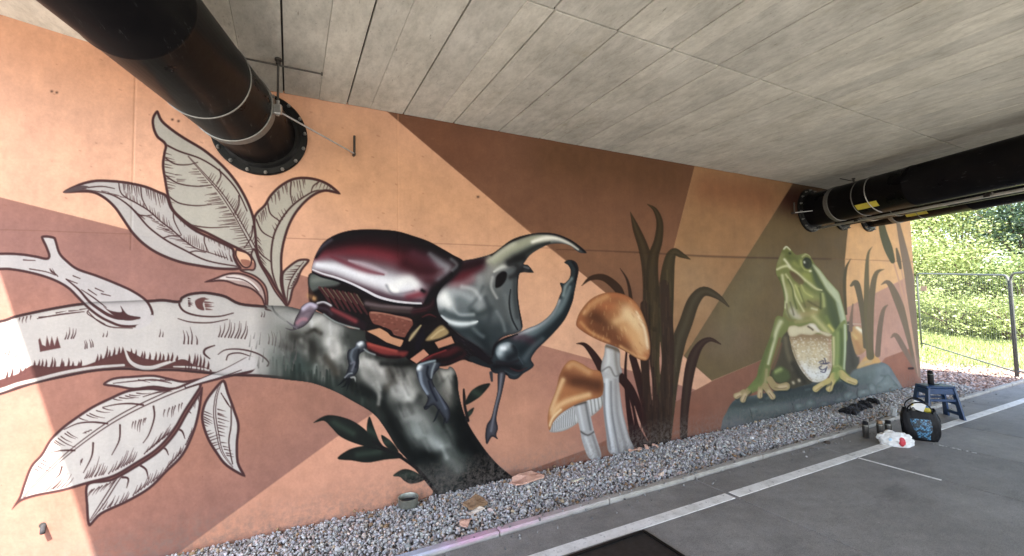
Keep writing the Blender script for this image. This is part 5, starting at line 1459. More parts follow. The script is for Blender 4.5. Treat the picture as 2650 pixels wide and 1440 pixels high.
gm = NT('gravel_stone'); a_ = gm.n('Attribute'); a_.attribute_name = 'tint'
gm.base(gm.mix(1.0, a_.outputs['Color'], gm.ramp(gm.noise(140, 3), [(.3, (.75,) * 3), (.7, (1.15,) * 3)]), 'MULTIPLY')); gm.b.inputs['Roughness'].default_value = .8
def gravel_field(x0, x1, dens, rlo, rhi):
    n = int((x1 - x0) * .77 * dens)
    xy = np.stack([gr.uniform(x0, x1, n), gr.uniform(-.768, -.002, n)], 1)
    z = -.040 + .028 * np.sin(np.pi * np.clip(-xy[:, 1] / .77, 0, 1)) + gr.uniform(-.012, .022, n) + .014 * np.sin(xy[:, 0] * 3.1 + 2 * xy[:, 1]) * np.sin(xy[:, 1] * 7)
    rad = (rlo + (rhi - rlo) * gr.beta(1.3, 2.2, n) * 1.35) * (1 + .8 * (gr.rand(n) > .96))
    g = gr.beta(2.6, 2.2, n) * .44 + .22
    c = np.stack([g * gr.uniform(.96, 1.08, n), g * gr.uniform(.95, 1.02, n), g * gr.uniform(.90, 1.02, n)], 1)
    wm = gr.rand(n) > .88; c[wm] *= np.array([1.15, .95, .82])
    wh = gr.rand(n) > .965; c[wh] = np.array([.62, .6, .57])
    return xy, z, rad, c


parts_ = [gravel_field(-2.2, 2.5, 5000, .0065, .0125), gravel_field(2.5, 6, 3600, .008, .0145), gravel_field(6, 9.9, 2000, .010, .017)]
n = 170
sxy = np.stack([gr.uniform(-.5, 9.5, n), -.775 - np.abs(gr.normal(size=n)) * .14], 1)
sz_ = np.where(sxy[:, 1] > -.845, .034, .006)
g_ = gr.uniform(.12, .34, n)
parts_.append((sxy, sz_, gr.uniform(.005, .012, n), np.stack([g_, g_ * .97, g_ * .93], 1)))
n = 420
lf = np.stack([gr.uniform(-1, 9.5, n), gr.uniform(-.76, -.02, n)], 1)
parts_.append((lf, np.full(n, .0) + gr.uniform(-.01, .012, n), gr.uniform(.008, .018, n), np.array([(.34, .22, .12), (.22, .14, .08), (.44, .34, .22)])[gr.randint(0, 3, n)]))
gv = stones('gravel', *[np.concatenate([p[i] for p in parts_]) for i in range(4)], gm.m)
tag(gv, 'loose grey gravel strip along the foot of the wall', None, None, 'stuff')
# ------------------------------------------------------------------ pipes, hangers
def pipe_material():
    m = NT('black_coated_pipe'); g = m.geo()
    n1 = m.noise(3, 5, .6, g); n2 = m.noise(40, 5, .7, g, (1, .08, 1)); n3 = m.noise(7, 3, .5, g)
    c = m.ramp(n1, [(.3, (.004, .004, .005)), (.75, (.010, .009, .009))])
    scr = m.ramp(n2, [(.60, (0, 0, 0)), (.70, (1, 1, 1))])
    dirt = m.ramp(n3, [(.45, (0, 0, 0)), (.75, (.5,) * 3)])
    c = m.mix(m.mix(1.0, scr, dirt, 'MULTIPLY'), c, (.16, .16, .16))
    m.base(c); m.l(m.ramp(n1, [(.3, (.26,) * 3), (.75, (.34,) * 3)]), m.b.inputs['Roughness'])
    m.bump(m.noise(9, 3, .5, g), .12, .01); m.b.inputs['Specular IOR Level'].default_value = .3; m.b.inputs['IOR'].default_value = 1.15
    return m.m


PIPM = pipe_material()
BLKM = simple('black_rubber', (.006, .006, .006), .4, var=.3, scale=20, spec=.15)
STRP = simple('strap_steel', (.20, .20, .19), .45, .7, .2, 40)
PALEP = simple('pale_conduit', (.78, .77, .73), .4, var=.06)
GALV = simple('galvanised_steel', (.42, .42, .41), .38, .85, .18, 40)
DRKS = simple('dark_steel', (.06, .055, .05), .5, .6, .3, 60)
YELM = simple('yellow_sticker', (.55, .46, .06), .5, var=.12, scale=20)
PD = Vector((.2734, .9619, 0)).normalized(); PS = Vector((PD.y, -PD.x, 0)); PU = Vector((0, 0, 1))
PM = Matrix((PS, PU, PD)).transposed()           # local z runs along the pipe, towards the wall
if PM.determinant() < 0: PM = Matrix((PS, -PU, PD)).transposed()


def ring(o, c, r, wdt, th, mat, name, parent, seg=48):
    """a flat band round the pipe"""
    b = MB().lathe([(r, -wdt / 2), (r + th, -wdt / 2 + .002), (r + th, wdt / 2 - .002), (r, wdt / 2)], seg, PM, c)
    ob = b.build(name, mat, parent); auto_smooth(ob, 50); return ob


def make_pipe(label, x0, zc, r, fr, length, group):
    t = thing('drain_pipe', label, 'pipe', (x0, 0, zc), 0, group)
    c0 = Vector((0, 0, 0))
    L = length
    prof = [(r, .3 - 0), (r, -.42), (r + .0, -L)]
    b = MB().lathe([(r, .35), (r, -.3), (r, -1.36), (r + .0035, -1.365), (r + .0035, -1.385), (r, -1.39), (r, -3.3), (r + .0035, -3.305), (r + .0035, -3.325), (r, -3.33), (r, -L)], 64, PM)
    ob = b.build('pipe_body', PIPM, t); auto_smooth(ob, 40)
    # wall seal with bolts, flat against the wall
    fm = Matrix(((1, 0, 0), (0, 0, 1), (0, 1, 0)))
    rt_ = Matrix.Rotation(math.radians(90), 3, 'X')
    q = MB().lathe([(r * .98, .004), (fr, .004), (fr, .022), (fr - .008, .030), (r + .03, .034), (r + .012, .05), (r * .98, .05)], 56, rt_)
    fl = q.build('wall_flange', BLKM, t); auto_smooth(fl, 30)
    nb = 16
    for k in range(nb):
        a = 2 * math.pi * (k + .3) / nb; rr = (fr + r + .03) / 2 + .006
        bo = MB().lathe([(.013, 0), (.013, .008), (.008, .014), (.007, .028)], 6, rt_, (rr * math.cos(a), -.030, rr * math.sin(a))).build('bolt', STRP, fl)
    return t


p1 = make_pipe('large glossy black drain pipe crossing the upper left corner', -.19, 2.755, .225, .30, 7.5, 'black drain pipes under the deck')
p2 = make_pipe('black drain pipe nearest of the three running off to the right', 6.56, 2.725, .225, .305, 7.5, 'black drain pipes under the deck')
p3 = make_pipe('middle of the three black drain pipes at the right', 7.38, 2.745, .19, .255, 7.5, 'black drain pipes under the deck')
p4 = make_pipe('farthest black drain pipe, next to the open air at the right', 8.14, 2.765, .19, .255, 7.5, 'black drain pipes under the deck')
for pp, r in ((p1, .225), (p2, .225), (p3, .19), (p4, .19)):
    o = ring(None, -PD * .80, r, .012, .004, STRP, 'strap', pp)
    o = ring(None, -PD * .45, r, .062, .006, STRP, 'clamp_band', pp)


def hanger(pp, x0, zc, r, label, stud_dx):
    c = Vector((x0, 0, zc)) - PD * .45
    lug = c + PS * (r + .025)
    t = thing('pipe_hanger', label, 'pipe bracket', (lug.x, lug.y, 0), 0, 'brackets holding the drain pipes')
    L_ = lambda p: Vector(p) - Vector((lug.x, lug.y, 0))
    b = MB().tube([L_((x0 - .13, lug.y + .04, 3.052)), L_((x0 + .37, lug.y + .04, 3.052))], .006, 8)
    b.tube([L_((x0 + .365, lug.y + .04, 3.052)), L_((x0 + .375, lug.y + .04, 3.052))], .011, 8)
    b.build('ceiling_rail', DRKS, t)
    b = MB().tube([(0, 0, zc - .01), (0, 0, 3.07)], .007, 8); b.lathe([(.02, 3.060), (.02, 3.0745)], 10); b.lathe([(.014, 3.040), (.014, 3.052)], 6)
    b.build('hanging_rod', DRKS, t)
    b = MB().box((0, 0, zc - .005), (.045, .03, .06), math.radians(-16), .004); b.tube([(0, 0, zc - .045), (0, 0, zc + .05)], .011, 6)
    b.build('lug', GALV, t)
    w_ = L_((x0 + stud_dx, -.045, zc - .07))
    b = MB().tube([(.012, 0, zc - .02), tuple(w_)], .006, 8); b.build('brace_rod', GALV, t)
    b = MB().tube([tuple(w_ + Vector((0, 0, .14))), tuple(w_ - Vector((0, 0, .012)))], .009, 8)
    b.tube([tuple(w_), tuple(w_ + Vector((0, .042, 0)))], .012, 8)
    b.build('wall_stud', DRKS, t)
    return t


hanger(p1, -.19, 2.755, .225, 'steel rods and clamp lug holding the large upper left pipe', .625)
MB().tube([tuple(-PD * .66 - PS * .232 + Vector((0, 0, -.05))), tuple(-PD * .86 - PS * .236 + Vector((0, 0, -.05)))], .013, 8).build('side_rail', BLKM, p1, True)
MB().tube([tuple(-PD * .55 - PS * .232 + Vector((0, 0, -.055))), tuple(-PD * .62 - PS * .232 + Vector((0, 0, -.055)))], .013, 8).build('side_rail', BLKM, p1, True)
hanger(p2, 6.56, 2.725, .225, 'steel rods and clamp lug at the wall end of the right hand pipe', -.45)
# stickers on the right hand pipes
def sticker(x0, zc, r, s, ang, name, parent, wdt=.26, hgt=.075):
    V = []; F = []; n = 8
    for i in range(2):
        for k in range(n + 1):
            a = math.radians(ang) + (k / n - .5) * hgt / r
            p = -PD * (s + i * wdt) + (PS * -math.cos(a) + PU * math.sin(a)) * (r + .002)
            V.append(tuple(p))
    for k in range(n): F.append((k, k + 1, n + 2 + k, n + 1 + k))
    return mesh_obj(name, V, F, YELM, parent)


sticker(6.56, 2.725, .225, .82, -38, 'yellow_sticker', p2)
sticker(8.14, 2.765, .19, .66, -40, 'yellow_sticker', p4, .27)
# two pale conduits strapped under the right hand pipes
for k, (dx_, dz_) in enumerate(((.17, -.245), (.22, -.225))):
    st = Vector((6.56 + dx_, -.02, 2.725 + dz_))
    t = thing('conduit', ('lower' if k == 0 else 'upper') + ' of two thin pale conduits running beside the right hand pipe', 'conduit', tuple(st), 0, 'conduits along the right hand pipes')
    MB().tube([(0, 0, 0), tuple(-PD * 7.3)], .010, 10).build('conduit_tube', PALEP, t, True)
    for s_ in (.55, 1.9, 3.4, 5.0):
        MB().box(tuple(-PD * s_ + Vector((0, 0, .012))), (.03, .05, .03), math.radians(-16)).build('saddle', DRKS, t)
# cable looping round the pipe beside the sticker
cp = []
for k in range(15):
    a = math.radians(95 - k * 12.5)
    cp.append(tuple(Vector((6.56, 0, 2.725)) - PD * (.93 + .006 * k) + (PS * -math.cos(a) + PU * math.sin(a)) * .233))
t = thing('cable_tie', 'thin grey cable looped round the nearest right hand pipe', 'cable', (6.56, -1.1, 2.7))
o = MB().tube([tuple(Vector(p) - Vector((6.56, -1.1, 2.7))) for p in cp], .006, 6).build('cable_loop', GALV, t, True)

# ------------------------------------------------------------------ things lying about
from mathutils import noise as mnoise
import bmesh


def lump(name, size, amp, freq, mat, parent=None, sub=3, seed=0, flat=None):
    bm = bmesh.new(); bmesh.ops.create_icosphere(bm, subdivisions=sub, radius=1.0)
    for v in bm.verts:
        p = v.co.copy()
        d = mnoise.turbulence(p * freq + Vector((seed * 7.3, seed * 3.1, seed)), 4, True) * amp
        p = p * (1 - d)
        v.co = Vector((p.x * size[0], p.y * size[1], p.z * size[2]))
        if flat is not None: v.co.z = max(v.co.z, flat)
    me = bpy.data.meshes.new(name); bm.to_mesh(me); bm.free()
    me.materials.append(mat)
    o = bpy.data.objects.new(name, me); COL.objects.link(o)
    if parent: o.parent = parent
    return o


NAVY = simple('navy_plastic', (.014, .045, .12), .42, var=.15, scale=25)
WHT = simple('white_plastic', (.74, .74, .73), .45, var=.06, scale=20)
CARD = simple('salmon_card', (.60, .36, .27), .8, var=.12, scale=40, bump=.2)
BRN = simple('brown_card', (.26, .16, .09), .8, var=.25, scale=50, bump=.2)
BLKC = simple('black_cloth', (.022, .021, .024), .9, var=.4, scale=60, bump=.3)
BLKP = simple('black_bag_plastic', (.009, .009, .011), .5, var=.3, scale=30, spec=.2)
REDP = simple('red_print', (.55, .05, .07), .5)
CANM = simple('spray_can_dark', (.05, .045, .04), .35, .3, .3, 30)
TINM = simple('tin', (.30, .30, .25), .4, .6, .15, 30)

# folding step stool
st = thing('step_stool', 'navy plastic folding step stool standing behind the bags', 'stool', (7.12, -1.03, 0), math.radians(-38))
st.scale = (.86, .86, .98)
MB().box((0, 0, .385), (.36, .24, .03), bev=.01).build('top_plate', NAVY, st)
MB().box((0, 0, .403), (.10, .03, .008), bev=.003).build('carry_handle', BLKM, st)
for sx in (-1, 1):
    pan = None
    for sy in (-1, 1):
        V0 = Vector((sx * .155, sy * .10, .375)); V1 = Vector((sx * .215, sy * .145, 0))
        b = MB(); w0, w1 = .030, .045
        for P_, w_ in ((V0, w0), (V1, w1)):
            for a_, b_ in ((-1, -1), (1, -1), (1, 1), (-1, 1)): b.V.append((P_.x + a_ * .012, P_.y + b_ * w_, P_.z))
        b.F += [(0, 1, 5, 4), (1, 2, 6, 5), (2, 3, 7, 6), (3, 0, 4, 7), (3, 2, 1, 0), (4, 5, 6, 7)]
        b.build('leg', NAVY, st)
    for zz, hh in ((.33, .06), (.19, .035), (.065, .04)):
        f_ = 1 - zz / .375
        MB().box((sx * (.155 + .06 * f_), 0, zz), (.022, .22 + .07 * f_, hh), bev=.004).build('crossbar', NAVY, st)
for sy in (-1, 1):
    MB().box((0, sy * .112, .335), (.31, .018, .07), bev=.004).build('apron', NAVY, st)
    MB().box((0, sy * .125, .23), (.33, .016, .03), bev=.004).build('stretcher', NAVY, st)
# dark can on the stool
def spray_can(label, loc, capm, bodym, group=None, h=.17, r=.030):
    t = thing('spray_can', label, 'spray can', loc, 0, group)
    b = MB().lathe([(r * .92, 0), (r, .004), (r, h * .78), (r * .9, h * .82), (r * .62, h * .85)], 20).build('can_body', bodym, t); auto_smooth(b, 40)
    b = MB().lathe([(r * .86, h * .825), (r * .88, h * .83), (r * .84, h * .98), (r * .7, h)], 20).build('cap', capm, t); auto_smooth(b, 40)
    MB().lathe([(r * 1.012, h * .74), (r * 1.03, h * .75), (r * 1.012, h * .765)], 20).build('seam_ring', TINM, t)
    return t


spray_can('black spray can standing on the navy step stool', (7.10, -1.0, .395), BLKP, BLKP, 'spray cans')
spray_can('dark spray can behind the white plastic bag, leftmost', (5.50, -1.00, 0), BLKP, CANM, 'spray cans')
spray_can('brown topped spray can behind the white plastic bag, middle one', (5.66, -1.06, 0), BRN, CANM, 'spray cans')
spray_can('dark spray can behind the white plastic bag, next to the blue bag', (5.74, -1.10, 0), BLKP, CANM, 'spray cans')
t = thing('plastic_cup', 'pale see-through plastic cup on the kerb left of the stool', 'cup', (6.62, -.80, .03))
cupm = NT('clear_plastic'); cupm.base((.8, .82, .82)); cupm.b.inputs['Roughness'].default_value = .15; cupm.b.inputs['Transmission Weight'].default_value = .6
b = MB().lathe([(.026, 0), (.036, .10), (.039, .104), (.034, .103), (.024, .004)], 20).build('cup_wall', cupm.m, t); auto_smooth(b, 60)

# printed shopping bag
bag = thing('shopping_bag', 'black shopping bag with a blue checked print, stuffed full', 'bag', (5.93, -1.30, 0), math.radians(-62))
def bag_body():
    V = []; F = []; n = 40; lev = 12
    for i in range(lev + 1):
        t_ = i / lev
        for k in range(n):
            a = 2 * math.pi * k / n
            e = .55
            cx_ = math.copysign(abs(math.cos(a)) ** e, math.cos(a)); sy_ = math.copysign(abs(math.sin(a)) ** e, math.sin(a))
            bul = 1 + .12 * math.sin(math.pi * min(t_ * 1.1, 1)) + .05 * math.sin(3 * a + 5 * t_)
            wx_ = .175 * bul * (1 - .06 * t_ ** 3); wy_ = .11 * bul * (1 - .25 * t_ ** 2)
            z = .34 * t_ + .02 * t_ * math.sin(2 * a + 1)
            V.append((cx_ * wx_ + .006 * math.sin(17 * t_ + 9 * a), sy_ * wy_ + .006 * math.sin(13 * a + 11 * t_), z))
    for i in range(lev):
        for k in range(n):
            F.append((i * n + k, i * n + (k + 1) % n, (i + 1) * n + (k + 1) % n, (i + 1) * n + k))
    F.append(tuple(range(n))[::-1])
    return V, F


bag.scale = (.78, .78, .90)
V, F = bag_body(); o = mesh_obj('bag_body', V, F, BLKP, bag, True)
pm = NT('blue_check_print'); g = pm.co()
ck = pm.n('TexChecker'); ck.inputs['Scale'].default_value = 58; ck.inputs['Color1'].default_value = (.015, .07, .16, 1); ck.inputs['Color2'].default_value = (.10, .27, .42, 1); pm.l(g, ck.inputs['Vector'])
n_ = pm.noise(30, 3, .6, g)
pm.base(pm.mix(pm.ramp(n_, [(.47, (0, 0, 0)), (.53, (1, 1, 1))]), ck.outputs[0], (.012, .02, .03))); pm.b.inputs['Roughness'].default_value = .4
Vn = [(x * 1.0, y, z) for x, y, z in V]
PV = []; PF = []; nn = 14
for i in range(9):
    for k in range(nn):
        u = -.84 + 1.68 * k / (nn - 1)
        t_ = .06 + .66 * i / 8
        x_ = .165 * u; bul = 1 + .12 * math.sin(math.pi * t_)
        y_ = -.113 * bul * (1 - .25 * t_ ** 2) * (1 - abs(u) ** 3.2) ** .55 - .004
        PV.append((x_, y_, .34 * t_))
for i in range(8):
    for k in range(nn - 1): PF.append((i * nn + k, i * nn + k + 1, (i + 1) * nn + k + 1, (i + 1) * nn + k))
mesh_obj('printed_panel', PV, PF, pm.m, bag, True)
for sy, lean in ((-1, -.03), (1, .05)):
    pts = [(-.12, sy * .075, .31), (-.125, sy * (.085) + lean, .37), (-.06, sy * .085 + lean * 1.5, .43), (.03, sy * .085 + lean * 1.5, .435), (.10, sy * .085 + lean, .38), (.12, sy * .075, .31)]
    Q = spline(pts, False, 5); MB().tube([tuple(q) for q in Q], .008, 8).build('handle', BLKP, bag, True)
for sx in (-1, 1):
    pts = [(sx * .165, -.03, .06), (sx * .185, -.035, .16), (sx * .178, -.03, .27), (sx * .12, -.02, .335)]
    Q = spline(pts, False, 5); MB().tube([tuple(q) for q in Q], [.018] * len(Q), 8).build('side_gusset', BLKP, bag, True)
t = thing('white_box', 'white carton sticking out of the black shopping bag', 'box', (5.91, -1.30, .30), math.radians(-50))
MB().box((0, 0, .045), (.11, .045, .09), bev=.004, M=Matrix.Rotation(.35, 3, 'Y')).build('carton', WHT, t)
t = thing('yellow_packet', 'yellow packet lying in the mouth of the black shopping bag', 'packet', (5.95, -1.36, .305), math.radians(-60))
b = lump('packet_body', (.05, .03, .03), .25, 2.2, YELM, t, 2, 4)

# bottles standing in the mouth of the bag
for k, (dx_, dy_, m_, lb_) in enumerate(((-.06, .03, CANM, 'dark bottle at the back of the black shopping bag'), (.05, -.05, lambda: 0, 'blue bottle beside the white carton in the black shopping bag'), (.02, .06, GALV, 'grey bottle standing behind the white carton in the black shopping bag'))):
    if k == 1: m_ = simple('blue_bottle', (.03, .14, .32), .4)
    t = thing('bottle', lb_, 'bottle', (5.93 + dx_, -1.30 + dy_, .21), 0, 'bottles in the shopping bag')
    b = MB().lathe([(.020, 0), (.022, .004), (.022, .10), (.011, .125), (.010, .14)], 16).build('bottle_body', m_, t); auto_smooth(b, 50)
    b = MB().lathe([(.012, .138), (.012, .158), (.010, .160)], 12).build('cap', BLKP if k else YELM, t); auto_smooth(b, 40)

# white plastic bag with red print
wb_ = thing('plastic_bag', 'crumpled white plastic bag with a red mark lying on the white line', 'bag', (5.46, -1.27, .0), math.radians(-60))
wb_.scale = (.76, .76, .80)
o = lump('bag_body', (.215, .12, .125), .30, 1.6, WHT, wb_, 4, 2, -.07); o.location = (0, 0, .07)
o = lump('red_print', (.04, .02, .065), .35, 2.4, REDP, wb_, 3, 6); o.location = (.055, -.100, .075)
lb = simple('pale_blue_print', (.35, .52, .66), .5)
o = lump('blue_print', (.028, .010, .03), .35, 2.4, lb, wb_, 2, 9); o.location = (-.06, -.098, .08)

# black rags and gloves on the gravel
for k, (dx_, dy_, sx, sy, sz, lab) in enumerate(((0, 0, .15, .09, .05, 'dark crumpled cloth on the gravel, leftmost and largest of the heap'), (.26, .05, .13, .08, .045, 'dark crumpled cloth in the middle of the heap on the gravel'), (.50, .08, .10, .07, .06, 'dark bunched cloth standing up at the right of the heap'), (.85, .12, .10, .05, .03, 'small flat black glove right of the cloth heap on the gravel'))):
    t = thing('rag', lab, 'cloth', (6.45 + dx_, -.42 + dy_, .0), .3 * k, 'dark cloths on the gravel')
    o = lump('cloth_folds', (sx * 1.2, sy * 1.2, sz * 1.3), .75, 2.3, BLKC, t, 4, 20 + k, -.03); o.location = (0, 0, .035)
    for j in range(3):
        a = 2.1 * j + k
        Q = spline([(math.cos(a) * sx * .3, math.sin(a) * sy * .3, .05), (math.cos(a) * sx * .8, math.sin(a) * sy * .8, .045), (math.cos(a) * sx * 1.25, math.sin(a) * sy * 1.25, .01)], False, 4)
        MB().tube([tuple(q) for q in Q], [.022] * (len(Q) - 1) + [.006], 7).build('fold', BLKC, t, True)

# torn card, chips and shards on the gravel
def torn_sheet(name, label, cat, loc, rz, sx, sy, mat, seed, curl=.02, th=.006, group=None, tilt=0):
    r = random.Random(seed); n = 22
    o2 = [(math.cos(2 * math.pi * k / n), math.sin(2 * math.pi * k / n)) for k in range(n)]
    pts = []
    for c, s_ in o2:
        e = .45; rr = 1 + r.uniform(-.14, .10)
        pts.append((math.copysign(abs(c) ** e, c) * sx * rr, math.copysign(abs(s_) ** e, s_) * sy * rr))
    V = []; F = []
    for lay in (0, 1):
        V.append((0, 0, curl + (th if lay else 0)))
        for f_ in (.55, 1):
            for x, y in pts:
                z = curl * math.cos(x / sx * 1.4) + .010 * math.sin(x * 40 + y * 23 + seed) * f_
                V.append((x * f_, y * f_, z + (th if lay else 0)))
    m = 1 + 2 * n
    for lay in (0, 1):
        b_ = lay * m
        for k in range(n):
            k2 = (k + 1) % n
            f1_ = (b_, b_ + 1 + k, b_ + 1 + k2); f2_ = (b_ + 1 + k, b_ + 1 + n + k, b_ + 1 + n + k2, b_ + 1 + k2)
            F += [f1_, f2_] if lay else [f1_[::-1], f2_[::-1]]
    for k in range(n):
        k2 = (k + 1) % n; F.append((1 + n + k2, 1 + n + k, m + 1 + n + k, m + 1 + n + k2))
    o = mesh_obj(name, V, F, mat); o.location = loc; o.rotation_euler = (tilt, 0, rz); tag(o, label, cat, group); return o


torn_sheet('torn_card', 'torn salmon coloured card lying against the foot of the dark trunk', 'card', (1.80, -.20, .015), .18, .15, .075, CARD, 3, .03, .012)
torn_sheet('wood_chip', 'broken brown board with a pale torn edge on the gravel', 'board', (1.24, -.40, .012), .25, .085, .055, BRN, 5, .025, .02, tilt=.25)
torn_sheet('paper_strip', 'cream paper strip in front of the broken brown board', 'paper', (1.22, -.475, .004), .1, .065, .022, simple('cream_paper', (.72, .62, .52), .8), 6, .01, .006)
torn_sheet('card_shard', 'small salmon shard near the kerb', 'card', (1.09, -.60, .012), .9, .055, .035, CARD, 8, .012, .006)
for k, (x_, y_) in enumerate(((3.12, -.11), (3.24, -.10), (3.33, -.13), (3.02, -.12))):
    torn_sheet('card_crumb', ('largest pink scrap', 'second largest pink scrap', 'right hand pink scrap', 'smallest, left hand pink scrap')[k] + ' on the gravel below the mushrooms', 'card', (x_, y_, .02), k * 1.1, .045 - .006 * k, .02, CARD, 30 + k, .012, .006, 'pink scraps under the mushrooms')
torn_sheet('paper_strip', 'thin pale straw lying on the gravel right of the torn card', 'paper', (2.16, -.42, .02), -.25, .06, .008, simple('straw', (.55, .50, .38), .8), 12, .006, .004)
o = lump('white_pebble', (.028, .024, .02), .3, 1.5, WHT, None, 2, 3); o.location = (4.43, -.43, .01); tag(o, 'single bright white pebble on the gravel before the rock', 'pebble')
o = lump('dirt_clod', (.05, .035, .022), .5, 2, simple('dirt', (.06, .045, .035), .95), None, 3, 8); o.location = (4.95, -.90, .008); tag(o, 'dark dirt clod on the path beside the kerb', 'dirt')
# open tin at the wall
t = thing('open_tin', 'shallow open metal tin standing on the gravel against the wall', 'tin', (.815, -.10, -.005)); t.scale = (.86, .86, .86)
b = MB().lathe([(.082, 0), (.088, .006), (.088, .066), (.092, .072), (.086, .074), (.082, .066), (.081, .012)], 30).build('tin_wall', TINM, t); auto_smooth(b, 50)
MB().lathe([(.05, .020), (.082, .022), (.082, .03), (.04, .031)], 24).build('dark_inside', BLKC, t)  # black disc giving the tin its dark inside
# peg in the lower left of the wall
pw = at_wall(113, 1362)
t = thing('wall_peg', 'short dark metal peg sticking out low in the sunlit wall', 'peg', (pw[0], 0, pw[2]))
MB().tube([(-.004, .02, .008), (.004, -.02, -.004), (.012, -.045, -.022)], .012, 12).build('peg_shaft', BLKC, t, True)
MB().lathe([(.016, 0), (.016, .005)], 14, Matrix.Rotation(math.radians(90), 3, 'X'), (-.004, .002, .006)).build('peg_washer', DRKS, t)
# rubber mat near the camera
mat_ = thing('rubber_mat', 'black rubber mat lying on the path beside the white line', 'mat', (1.35, -1.72, 0))
MB().box((0, 0, .009), (1.46, .90, .014), bev=.004).build('mat_sheet', simple('dusty_mat', (.016, .014, .013), .6, var=.7, scale=26, bump=.5), mat_)
for sx in (-1, 1): MB().box((sx * .715, 0, .019), (.024, .90, .010), bev=.003).build('mat_edge', BLKM, mat_)
for sy in (-1, 1): MB().box((0, sy * .438, .019), (1.40, .024, .010), bev=.003).build('mat_edge', BLKM, mat_)
# ------------------------------------------------------------------ outside at the right: verge, fence, grass, shrubs
vr = np.random.RandomState(21)
litter = simple('leaf_litter_soil', (.30, .20, .155), .95, var=.45, scale=22, bump=.4)
def hgt(x, y):
    d = (x - 13.0) * .72 + (y - .6) * .69                # distance beyond the fence line
    return -.03 + .10 * np.clip(d, 0, None) + .02 * np.sin(x * 1.7 + y) * np.clip(d, 0, 1)


def terrain(name, x0, x1, y0, y1, nx, ny, mat, dz=0.0):
    X, Y = np.meshgrid(np.linspace(x0, x1, nx), np.linspace(y0, y1, ny))
    Zt = hgt(X, Y) + dz
    V = np.stack([X.ravel(), Y.ravel(), Zt.ravel()], 1)
    F = [(j * nx + i, j * nx + i + 1, (j + 1) * nx + i + 1, (j + 1) * nx + i) for j in range(ny - 1) for i in range(nx - 1)]
    o = mesh_obj(name, V, F, mat, None, True); return o


tag(terrain('verge', 9.6, 12.9, -.74, 6, 20, 30, litter, -.005), kind='structure')
bank_m = NT('bank_grass'); bank_m.base(bank_m.ramp(bank_m.noise(2.5, 5, .65), [(.3, (.18, .22, .06)), (.55, (.28, .31, .11)), (.75, (.38, .36, .18))])); bank_m.b.inputs['Roughness'].default_value = .95
tag(terrain('grass_bank', 11.9, 60, -.74, 50, 50, 50, bank_m.m, .0), kind='structure')
# litter shards
n = 5200
xy = np.stack([vr.uniform(9.5, 12.9, n), vr.uniform(-.76, 2.2, n)], 1)
cc = np.array([(.48, .33, .27), (.36, .23, .18), (.20, .13, .10), (.52, .42, .38)])[vr.randint(0, 4, n)] * vr.uniform(.7, 1.2, (n, 1))
gr = np.random.RandomState(8)
o = stones('leaf_litter', xy, hgt(xy[:, 0], xy[:, 1]) + .004, vr.uniform(.012, .034, n), cc, gm.m); tag(o, 'pinkish dead leaves and stones on the ground past the wall end', None, None, 'stuff')


def leaf_material(name, a, b, tr=.45):
    m = NT(name)
    at = m.n('Attribute'); at.attribute_name = 'tint'
    sx = m.n('SeparateColor'); m.l(at.outputs['Color'], sx.inputs[0])
    c = m.ramp(sx.outputs[0], [(0, a), (1, b)])
    d = m.n('BsdfDiffuse'); t_ = m.n('BsdfTranslucent'); mx = m.n('MixShader'); mx.inputs[0].default_value = tr
    m.l(c, d.inputs[0]); m.l(c, t_.inputs[0]); m.l(d.outputs[0], mx.inputs[1]); m.l(t_.outputs[0], mx.inputs[2])
    gl = m.n('BsdfGlossy'); gl.inputs['Roughness'].default_value = .45
    m2 = m.n('MixShader'); m2.inputs[0].default_value = .05; m.l(mx.outputs[0], m2.inputs[1]); m.l(gl.outputs[0], m2.inputs[2])
    m.l(m2.outputs[0], m.out.inputs['Surface'])
    return m.m


def leaves(name, C, size, mat, parent, tint):
    """one small folded leaf per centre"""
    n = len(C)
    d = vr.normal(size=(n, 3)); d[:, 2] *= .6; d /= np.linalg.norm(d, axis=1)[:, None]
    u = vr.normal(size=(n, 3)); u[:, 2] += .8; s = np.cross(d, u); s /= np.linalg.norm(s, axis=1)[:, None] + 1e-9
    nn_ = np.cross(s, d)
    L = size * vr.uniform(.6, 1.4, n)[:, None]; W = L * vr.uniform(.38, .62, n)[:, None]
    V = np.stack([C - d * L * .5, C + s * W * .5 + nn_ * W * .18, C + d * L * .5, C - s * W * .5 + nn_ * W * .18], 1)
    F = np.stack([np.arange(n) * 4, np.arange(n) * 4 + 1, np.arange(n) * 4 + 2, np.arange(n) * 4, np.arange(n) * 4 + 2, np.arange(n) * 4 + 3], 1).reshape(-1, 3)
    me = bpy.data.meshes.new(name)
    me.vertices.add(n * 4); me.vertices.foreach_set('co', V.astype(np.float32).ravel())
    me.loops.add(len(F) * 3); me.loops.foreach_set('vertex_index', F.astype(np.int32).ravel())
    me.polygons.add(len(F)); me.polygons.foreach_set('loop_start', (np.arange(len(F)) * 3).astype(np.int32))
    at = me.color_attributes.new('tint', 'FLOAT_COLOR', 'POINT')
    k = np.ones((n, 4, 4), np.float32); k[:, :, :3] = np.clip(tint, 0, 1)[:, None, None]
    at.data.foreach_set('color', k.ravel())
    me.materials.append(mat); me.update(calc_edges=True)
    o = bpy.data.objects.new(name, me); COL.objects.link(o); o.parent = parent
    return o


LF1 = leaf_material('leaf_bright', (.10, .15, .03), (.48, .54, .23))
LF2 = leaf_material('leaf_mid', (.07, .12, .035), (.28, .35, .13))
LF3 = leaf_material('leaf_dark', (.025, .055, .030), (.10, .16, .085))
BARK = simple('shrub_bark', (.10, .07, .05), .9, var=.3, scale=20)


